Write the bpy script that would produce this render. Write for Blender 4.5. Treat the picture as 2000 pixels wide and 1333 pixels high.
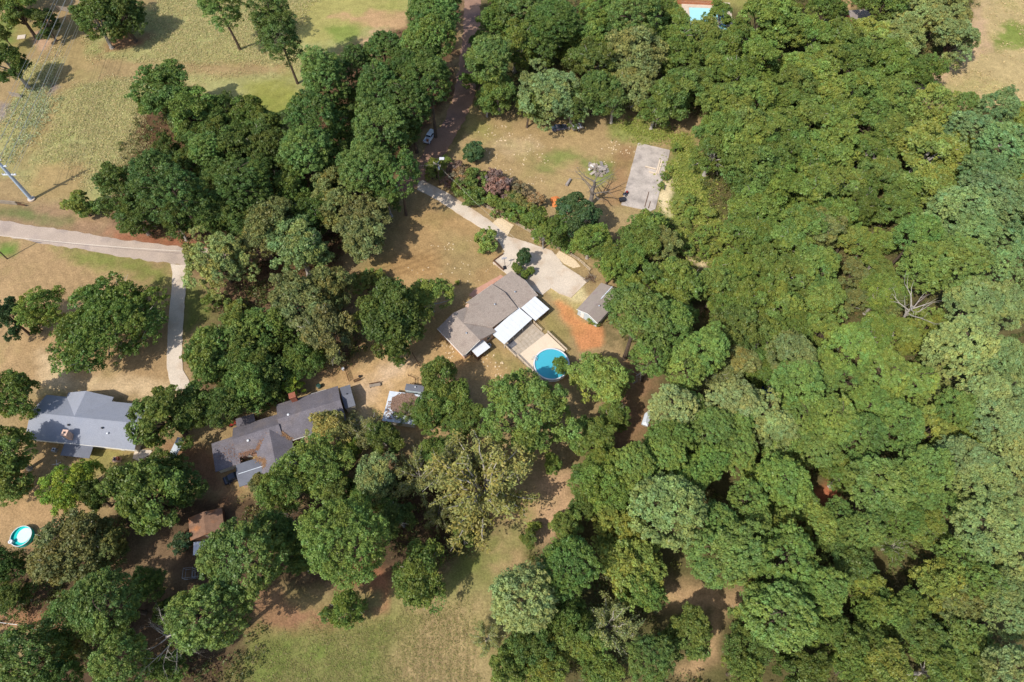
import bpy, bmesh, math, random
import numpy as np
from mathutils import Vector, Matrix

for o in list(bpy.data.objects):
    bpy.data.objects.remove(o)
SC = bpy.context.scene
COL = SC.collection
R = math.radians
PI = math.pi

# ------------------------------------------------------------------ camera
CAM_H = 140.0
FOC = 2000 / 1.5            # focal length of the photograph in photograph pixels
TILT = R(30)                # away from straight down
cd = bpy.data.cameras.new('camera')
cd.sensor_width = 36.0
cd.lens = 24.0
cd.clip_end = 12000
cam = bpy.data.objects.new('camera', cd)
cam.location = (0, 0, CAM_H)
cam.rotation_euler = (TILT, 0, 0)
COL.objects.link(cam)
SC.camera = cam

# ------------------------------------------------------------------ sky and sun
SUN_EL, SUN_AZ = R(50), R(43)          # light travels towards +x +y
w = bpy.data.worlds.new('World')
SC.world = w
w.use_nodes = True
nt = w.node_tree
bg = nt.nodes['Background']
sky = nt.nodes.new('ShaderNodeTexSky')
sky.sky_type = 'NISHITA'
sky.sun_disc = False
sky.sun_elevation = SUN_EL
sky.sun_rotation = math.atan2(-math.cos(SUN_AZ), -math.sin(SUN_AZ))
sky.air_density = 1.0
sky.dust_density = 1.5
nt.links.new(sky.outputs[0], bg.inputs[0])
bg.inputs[1].default_value = 0.15
sd = bpy.data.lights.new('sun', 'SUN')
sd.energy = 3.75
sd.angle = R(0.55)
sd.color = (1.0, 0.955, 0.88)
sun = bpy.data.objects.new('sun', sd)
COL.objects.link(sun)
ld = Vector((math.cos(SUN_AZ) * math.cos(SUN_EL), math.sin(SUN_AZ) * math.cos(SUN_EL), -math.sin(SUN_EL)))
sun.rotation_euler = ld.to_track_quat('-Z', 'Y').to_euler()
sun.location = (-60, -60, 120)
vs = SC.view_settings
vs.view_transform = 'Standard'
vs.look = 'None'
vs.exposure = 0.22
vs.gamma = 1.0
SC.render.resolution_x, SC.render.resolution_y = 1024, 682
SC.render.engine = 'CYCLES'
SC.cycles.max_bounces = 5
SC.cycles.diffuse_bounces = 2
SC.cycles.glossy_bounces = 2
SC.cycles.transmission_bounces = 3
SC.cycles.transparent_max_bounces = 4

# ------------------------------------------------------------------ survey helpers
def G(px, py, h=0.0):
    """world point at height h seen at photograph pixel (px, py)"""
    u = (px - 1000) / FOC
    v = (py - 666.5) / FOC
    c, s = math.cos(TILT), math.sin(TILT)
    t = (CAM_H - h) / (c + s * v)
    return Vector((u * t, (s - c * v) * t, h))

def mpp(py, h=0.0):
    """metres for one photograph pixel sideways at that row"""
    v = (py - 666.5) / FOC
    return (CAM_H - h) / (math.cos(TILT) + math.sin(TILT) * v) / FOC

def lin(c):
    return tuple(((x / 255) / 12.92 if x / 255 <= 0.04045 else ((x / 255 + 0.055) / 1.055) ** 2.4) for x in c[:3])

# ------------------------------------------------------------------ tags
USED = {}
def tag(o, label=None, cat=None, group=None, kind=None):
    if label: o['label'] = label
    if cat: o['category'] = cat
    if group: o['group'] = group
    if kind: o['kind'] = kind
    return o

def link(o, parent=None):
    COL.objects.link(o)
    if parent is not None:
        o.parent = parent
    return o

def empty(name, loc, rz=0.0, label=None, cat=None, group=None):
    o = bpy.data.objects.new(name, None)
    o.empty_display_size = 0.5
    o.location = loc
    o.rotation_euler = (0, 0, rz)
    COL.objects.link(o)
    return tag(o, label, cat, group)

# ------------------------------------------------------------------ materials
MATS = {}
def mat(name, rgb, rough=0.85, var=0.15, scale=2.0, fine=0.12, fscale=14.0, bump=0.0, bscale=20.0, spec=0.25, metal=0.0, tint=None, tamt=0.0, tscale=0.6, coords='Object'):
    """flat colour broken by two sizes of noise, optional second tint in blotches, bump"""
    m = bpy.data.materials.new(name)
    m.use_nodes = True
    n, l = m.node_tree.nodes, m.node_tree.links
    b = n['Principled BSDF']
    b.inputs['Roughness'].default_value = rough
    b.inputs['Specular IOR Level'].default_value = spec
    b.inputs['Metallic'].default_value = metal
    tc = n.new('ShaderNodeTexCoord')
    base = lin(rgb)
    a = n.new('ShaderNodeTexNoise'); a.inputs['Scale'].default_value = scale; a.inputs['Detail'].default_value = 5
    f = n.new('ShaderNodeTexNoise'); f.inputs['Scale'].default_value = fscale; f.inputs['Detail'].default_value = 3
    l.new(tc.outputs[coords], a.inputs['Vector']); l.new(tc.outputs[coords], f.inputs['Vector'])
    ma = n.new('ShaderNodeMapRange'); ma.inputs[1].default_value = 0.3; ma.inputs[2].default_value = 0.7
    ma.inputs[3].default_value = 1 - var; ma.inputs[4].default_value = 1 + var
    mf = n.new('ShaderNodeMapRange'); mf.inputs[1].default_value = 0.3; mf.inputs[2].default_value = 0.7
    mf.inputs[3].default_value = 1 - fine; mf.inputs[4].default_value = 1 + fine
    l.new(a.outputs[0], ma.inputs[0]); l.new(f.outputs[0], mf.inputs[0])
    mu = n.new('ShaderNodeMath'); mu.operation = 'MULTIPLY'
    l.new(ma.outputs[0], mu.inputs[0]); l.new(mf.outputs[0], mu.inputs[1])
    col = n.new('ShaderNodeRGB'); col.outputs[0].default_value = (*base, 1)
    src = col.outputs[0]
    if tint:
        t = n.new('ShaderNodeTexNoise'); t.inputs['Scale'].default_value = tscale; t.inputs['Detail'].default_value = 6
        l.new(tc.outputs[coords], t.inputs['Vector'])
        tr = n.new('ShaderNodeMapRange'); tr.inputs[1].default_value = 0.5; tr.inputs[2].default_value = 0.68
        tr.inputs[3].default_value = 0; tr.inputs[4].default_value = tamt
        l.new(t.outputs[0], tr.inputs[0])
        mx = n.new('ShaderNodeMix'); mx.data_type = 'RGBA'
        l.new(tr.outputs[0], mx.inputs[0]); l.new(src, mx.inputs[6]); mx.inputs[7].default_value = (*lin(tint), 1)
        src = mx.outputs[2]
    vm = n.new('ShaderNodeVectorMath'); vm.operation = 'SCALE'
    l.new(src, vm.inputs[0]); l.new(mu.outputs[0], vm.inputs['Scale'])
    l.new(vm.outputs[0], b.inputs['Base Color'])
    if bump:
        bn = n.new('ShaderNodeTexNoise'); bn.inputs['Scale'].default_value = bscale; bn.inputs['Detail'].default_value = 4
        l.new(tc.outputs[coords], bn.inputs['Vector'])
        bp = n.new('ShaderNodeBump'); bp.inputs['Strength'].default_value = bump; bp.inputs['Distance'].default_value = 0.05
        l.new(bn.outputs[0], bp.inputs['Height']); l.new(bp.outputs[0], b.inputs['Normal'])
    MATS[name] = m
    return m

def leaf_mat(name, trans=0.3):
    """leaf colour = object colour x per-leaf jitter stored on the mesh"""
    m = bpy.data.materials.new(name)
    m.use_nodes = True
    n, l = m.node_tree.nodes, m.node_tree.links
    n.remove(n['Principled BSDF'])
    out = n['Material Output']
    oi = n.new('ShaderNodeObjectInfo')
    at = n.new('ShaderNodeAttribute'); at.attribute_name = 'leaf'
    mx = n.new('ShaderNodeMix'); mx.data_type = 'RGBA'; mx.blend_type = 'MULTIPLY'; mx.inputs[0].default_value = 1
    l.new(oi.outputs['Color'], mx.inputs[6]); l.new(at.outputs['Color'], mx.inputs[7])
    d = n.new('ShaderNodeBsdfDiffuse'); d.inputs['Roughness'].default_value = 0.4
    t = n.new('ShaderNodeBsdfTranslucent')
    l.new(mx.outputs[2], d.inputs[0]); l.new(mx.outputs[2], t.inputs[0])
    g = n.new('ShaderNodeBsdfGlossy'); g.inputs['Roughness'].default_value = 0.45
    s1 = n.new('ShaderNodeMixShader'); s1.inputs[0].default_value = trans
    l.new(d.outputs[0], s1.inputs[1]); l.new(t.outputs[0], s1.inputs[2])
    s2 = n.new('ShaderNodeMixShader'); s2.inputs[0].default_value = 0.02
    l.new(s1.outputs[0], s2.inputs[1]); l.new(g.outputs[0], s2.inputs[2])
    l.new(s2.outputs[0], out.inputs[0])
    MATS[name] = m
    return m

mat('shingle_tan', (160, 146, 134), 0.95, .10, .5, .22, 5, .3, 30, tint=(136, 122, 112), tamt=.75, tscale=.5)
mat('shingle_blue', (146, 149, 158), 0.95, .08, .5, .16, 9, .3, 30, tint=(132, 136, 147), tamt=.6, tscale=.5)
mat('shingle_plum', (112, 107, 112), 0.95, .13, .5, .24, 5, .3, 30, tint=(124, 114, 112), tamt=.7, tscale=.4)
mat('shingle_slate', (112, 114, 122), 0.95, .10, .5, .16, 9, .3, 30)
mat('shingle_shed', (154, 142, 132), 0.95, .1, .5, .16, 9, .3, 30, tint=(134, 118, 116), tamt=.7, tscale=.5)
mat('shingle_rust', (134, 104, 84), 0.95, .2, .8, .2, 8, .3, 30, tint=(170, 112, 70), tamt=.9, tscale=.5)
mat('white_metal', (214, 216, 218), 0.5, .03, 1, .02, 6, spec=.3)
mat('white_paint', (225, 222, 215), 0.6, .05, 2, .04, 10)
mat('siding_blue', (184, 196, 200), 0.7, .06, 2, .05, 10)
mat('siding_cream', (214, 204, 184), 0.7, .06, 2, .05, 10)
mat('brick_red', (150, 92, 72), 0.9, .15, 3, .2, 18)
mat('brick_pink', (216, 180, 158), 0.9, .12, 3, .2, 18)
mat('glass', (40, 52, 62), 0.08, .05, 1, .02, 3, spec=.6)
mat('dark_metal', (52, 52, 56), 0.5, .15, 3, .1, 12, spec=.4)
mat('galvanised', (176, 182, 190), 0.38, .08, 2, .05, 9, spec=.5, metal=.55)
mat('steel_pole', (176, 192, 210), 0.5, .06, .8, .04, 6, spec=.5, metal=.1)
mat('porcelain', (210, 210, 214), 0.35, .05, 4, .03, 9)
mat('concrete', (204, 189, 170), 0.9, .09, .25, .13, 4, .2, 18, tint=(186, 163, 138), tamt=.85, tscale=.22, coords='Object')
mat('concrete_old', (182, 170, 158), 0.92, .16, .3, .14, 4, .25, 14, tint=(144, 134, 126), tamt=.75, tscale=.35)
mat('asphalt', (178, 160, 144), 0.95, .12, .18, .16, 4, .3, 16, tint=(158, 142, 132), tamt=.8, tscale=.2)
mat('dirt_road', (150, 118, 98), 0.97, .14, .25, .16, 3.5, .4, 9, tint=(118, 96, 90), tamt=.9, tscale=.1)
mat('brick_path', (190, 144, 122), 0.95, .10, 1.0, .15, 9, .3, 14)
mat('flagstone', (178, 164, 146), 0.9, .14, 1.2, .14, 8, .3, 12)
mat('mortar', (168, 152, 130), 0.95, .12, 1.2, .14, 8)
mat('deck_board', (218, 198, 172), 0.85, .06, .6, .10, 9, .15, 20)
mat('wood_grey', (150, 138, 124), 0.9, .16, 1.2, .16, 14, .3, 22)
mat('wood_pale', (196, 178, 154), 0.9, .12, 1.2, .14, 14, .3, 22)
mat('wood_brown', (104, 76, 58), 0.9, .16, 1.2, .16, 14, .3, 22)
mat('wood_orange', (176, 116, 84), 0.9, .14, 1.2, .16, 14, .3, 22)
mat('pole_wood', (92, 78, 66), 0.95, .2, 1, .16, 12, .3, 22)
mat('bark', (92, 78, 66), 0.95, .25, 1.2, .2, 9, .6, 9)
mat('bark_pale', (168, 160, 150), 0.95, .18, 1.2, .2, 9, .5, 9)
mat('bark_dead', (158, 148, 140), 0.95, .16, 1.0, .2, 9, .5, 9)
mat('bark_grey', (122, 113, 105), 0.95, .18, 1.0, .2, 9, .5, 9)
mat('rubber', (28, 28, 30), 0.8, .1, 3, .1, 9)
mat('plastic_black', (38, 38, 42), 0.5, .1, 3, .1, 9, spec=.4)
mat('plastic_blue', (40, 84, 140), 0.5, .1, 3, .1, 9, spec=.4)
mat('plastic_green', (44, 72, 62), 0.5, .1, 3, .1, 9, spec=.4)
mat('plastic_red', (150, 46, 42), 0.5, .1, 3, .1, 9, spec=.4)
mat('tarp_blue', (30, 96, 170), 0.6, .1, 2, .1, 9)
mat('car_white', (226, 230, 236), 0.25, .02, 1, .02, 6, spec=.6)
mat('car_dark', (40, 44, 58), 0.25, .05, 1, .02, 6, spec=.6)
mat('car_old', (84, 92, 110), 0.5, .2, 2, .1, 6, spec=.4, tint=(120, 84, 60), tamt=.6, tscale=2)
mat('slate_mat', (98, 98, 104), 0.9, .12, 2, .1, 9, tint=(140, 138, 138), tamt=.5, tscale=1.2)
mat('rubble', (146, 138, 132), 0.95, .22, 1.5, .2, 9, .4, 12)
mat('clay', (206, 126, 72), 0.97, .12, .9, .14, 6, .5, 7)
mat('clod', (214, 192, 158), 0.97, .16, 3, .1, 9)
mat('pool_liner', (50, 168, 196), 0.5, .03, .6, .02, 6)
mat('pool_liner_aqua', (30, 196, 190), 0.5, .03, .6, .02, 6)
mat('pool_cover', (206, 234, 236), 0.6, .05, .8, .04, 6)
mat('arm_grey', (214, 218, 224), 0.6, .05, 2, .03, 6)
mat('pool_pale', (168, 222, 228), 0.15, .03, .6, .02, 3, spec=.5)
mat('wire', (196, 190, 176), 0.5, .02, 1, .02, 5, spec=.4, metal=.3)
mat('galv_roof', (206, 212, 218), 0.5, .07, 1.5, .05, 9, spec=.4, tint=(176, 190, 204), tamt=.7, tscale=.8)
leaf_mat('leaf', .32)
leaf_mat('litter', .1)

def water_mat():
    m = bpy.data.materials.new('pool_water')
    m.use_nodes = True
    n, l = m.node_tree.nodes, m.node_tree.links
    b = n['Principled BSDF']
    b.inputs['Base Color'].default_value = (*lin((80, 186, 206)), 1)
    b.inputs['Roughness'].default_value = 0.06
    b.inputs['IOR'].default_value = 1.33
    b.inputs['Transmission Weight'].default_value = 0.15
    tc = n.new('ShaderNodeTexCoord')
    w_ = n.new('ShaderNodeTexNoise'); w_.inputs['Scale'].default_value = 2.2; w_.inputs['Detail'].default_value = 2
    l.new(tc.outputs['Object'], w_.inputs['Vector'])
    bp = n.new('ShaderNodeBump'); bp.inputs['Strength'].default_value = .3; bp.inputs['Distance'].default_value = .06
    l.new(w_.outputs[0], bp.inputs['Height']); l.new(bp.outputs[0], b.inputs['Normal'])
    MATS['pool_water'] = m
water_mat()

# ------------------------------------------------------------------ mesh helpers
def np_mesh(name, V, F, col=None, attr='leaf', smooth=False):
    """V (n,3); F (m,k) all faces of k corners; col (n,3)"""
    V = np.asarray(V, np.float32); F = np.asarray(F, np.int32)
    me = bpy.data.meshes.new(name)
    k = F.shape[1]
    me.vertices.add(len(V)); me.vertices.foreach_set('co', V.ravel())
    me.loops.add(F.size); me.loops.foreach_set('vertex_index', F.ravel())
    me.polygons.add(len(F))
    me.polygons.foreach_set('loop_start', np.arange(0, F.size, k, dtype=np.int32))
    if smooth:
        me.polygons.foreach_set('use_smooth', np.ones(len(F), bool))
    if col is not None:
        a = me.color_attributes.new(attr, 'FLOAT_COLOR', 'POINT')
        c = np.ones((len(V), 4), np.float32); c[:, :3] = col
        a.data.foreach_set('color', c.ravel())
    me.update(calc_edges=True)
    return me

def obj(name, me, m, parent=None, loc=None, kind=None):
    o = bpy.data.objects.new(name, me)
    if m is not None and not me.materials:
        me.materials.append(MATS[m] if isinstance(m, str) else m)
    if loc is not None: o.location = loc
    link(o, parent)
    if kind: o['kind'] = kind
    return o

class MB:
    def __init__(s): s.v = []; s.f = []
    def add(s, vs, fs):
        k = len(s.v); s.v += [tuple(p) for p in vs]; s.f += [tuple(i + k for i in f) for f in fs]; return s
    def box(s, x0, x1, y0, y1, z0, z1):
        return s.add([(x0, y0, z0), (x1, y0, z0), (x1, y1, z0), (x0, y1, z0), (x0, y0, z1), (x1, y0, z1), (x1, y1, z1), (x0, y1, z1)],
                     [(0, 3, 2, 1), (4, 5, 6, 7), (0, 1, 5, 4), (1, 2, 6, 5), (2, 3, 7, 6), (3, 0, 4, 7)])
    def prism(s, poly, z0, z1):
        n = len(poly)
        a = sum(poly[i][0] * poly[(i + 1) % n][1] - poly[(i + 1) % n][0] * poly[i][1] for i in range(n))
        if a < 0: poly = poly[::-1]
        return s.add([(p[0], p[1], z0) for p in poly] + [(p[0], p[1], z1) for p in poly],
                     [tuple(range(n))[::-1], tuple(range(n, 2 * n))] + [(i, (i + 1) % n, n + (i + 1) % n, n + i) for i in range(n)])
    def extr(s, sec, a0, a1, axis='x'):
        """section [(b, z)] extruded along axis from a0 to a1; b is the other horizontal axis"""
        n = len(sec)
        if axis == 'x':
            p = [(a0, b, z) for b, z in sec] + [(a1, b, z) for b, z in sec]
        else:
            p = [(b, a0, z) for b, z in sec] + [(b, a1, z) for b, z in sec]
        return s.add(p, [tuple(range(n)), tuple(range(n, 2 * n))[::-1]] + [(i, n + i, n + (i + 1) % n, (i + 1) % n) for i in range(n)])
    def tube(s, pts, rad, n=6, cap=True):
        pts = [Vector(p) for p in pts]
        if not hasattr(rad, '__len__'): rad = [rad] * len(pts)
        k = len(s.v); rings = []
        up = Vector((0, 0, 1))
        for i, p in enumerate(pts):
            d = (pts[min(i + 1, len(pts) - 1)] - pts[max(i - 1, 0)])
            d = d.normalized() if d.length > 1e-9 else up
            a = d.cross(Vector((1, 0, 0)) if abs(d.x) < .9 else Vector((0, 1, 0))).normalized()
            b = d.cross(a)
            for j in range(n):
                t = 2 * PI * j / n
                s.v.append(tuple(p + (a * math.cos(t) + b * math.sin(t)) * rad[i]))
        for i in range(len(pts) - 1):
            for j in range(n):
                q = k + i * n
                s.f.append((q + j, q + (j + 1) % n, q + n + (j + 1) % n, q + n + j))
        if cap:
            s.f.append(tuple(range(k, k + n))[::-1])
            e = k + (len(pts) - 1) * n
            s.f.append(tuple(range(e, e + n)))
        return s
    def bar(s, a, b, w_, h_=None):
        """square bar between two points"""
        return s.tube([a, b], (w_ or .05) * .707, 4)
    def ring(s, r0, r1, z0, z1, n=40, cx=0, cy=0):
        k = len(s.v)
        for j in range(n):
            c, q = math.cos(2 * PI * j / n), math.sin(2 * PI * j / n)
            s.v += [(cx + r0 * c, cy + r0 * q, z0), (cx + r1 * c, cy + r1 * q, z0), (cx + r1 * c, cy + r1 * q, z1), (cx + r0 * c, cy + r0 * q, z1)]
        for j in range(n):
            a, b = k + 4 * j, k + 4 * ((j + 1) % n)
            for i in range(4):
                s.f.append((a + i, b + i, b + (i + 1) % 4, a + (i + 1) % 4))
        return s
    def mesh(s, name, bevel=0.0):
        me = bpy.data.meshes.new(name)
        me.from_pydata(s.v, [], s.f)
        bm = bmesh.new(); bm.from_mesh(me)
        bmesh.ops.recalc_face_normals(bm, faces=bm.faces)
        if bevel:
            bmesh.ops.bevel(bm, geom=[e for e in bm.edges if e.calc_face_angle(0) > .5], offset=bevel, segments=2, affect='EDGES')
        bm.to_mesh(me); bm.free()
        me.update()
        return me
    def build(s, name, m, parent=None, bevel=0.0, loc=None, kind=None):
        return obj(name, s.mesh(name, bevel), m, parent, loc, kind)

def pip(P, poly):
    """points (n,2), polygon list -> inside mask and distance to the edge, positive inside"""
    poly = np.asarray(poly, float)
    x, y = P[:, 0], P[:, 1]
    ins = np.zeros(len(P), bool); d = np.full(len(P), 1e9)
    n = len(poly)
    for i in range(n):
        a, b = poly[i], poly[(i + 1) % n]
        c = ((a[1] > y) != (b[1] > y))
        xs = (b[0] - a[0]) * (y - a[1]) / ((b[1] - a[1]) if abs(b[1] - a[1]) > 1e-9 else 1e-9) + a[0]
        ins ^= c & (x < xs)
        e = b - a; L = e @ e + 1e-9
        t = np.clip(((x - a[0]) * e[0] + (y - a[1]) * e[1]) / L, 0, 1)
        d = np.minimum(d, np.hypot(x - a[0] - t * e[0], y - a[1] - t * e[1]))
    return np.where(ins, d, -d)

def W(pts):
    return [tuple(G(x, y))[:2] for x, y in pts]

_ng = np.random.default_rng(7).random((64, 64))
def vnoise(x, y, s):
    """smooth value noise, period 64 cells"""
    x = x / s; y = y / s
    xi, yi = np.floor(x).astype(int), np.floor(y).astype(int)
    fx, fy = x - xi, y - yi
    fx = fx * fx * (3 - 2 * fx); fy = fy * fy * (3 - 2 * fy)
    g = lambda a, b: _ng[a % 64, b % 64]
    return (g(xi, yi) * (1 - fx) + g(xi + 1, yi) * fx) * (1 - fy) + (g(xi, yi + 1) * (1 - fx) + g(xi + 1, yi + 1) * fx) * fy
def fbm(x, y, s):
    return (vnoise(x, y, s) + .5 * vnoise(x + 31.7, y + 11.3, s * .47) + .25 * vnoise(x + 5.1, y + 57.9, s * .21)) / 1.75
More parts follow.
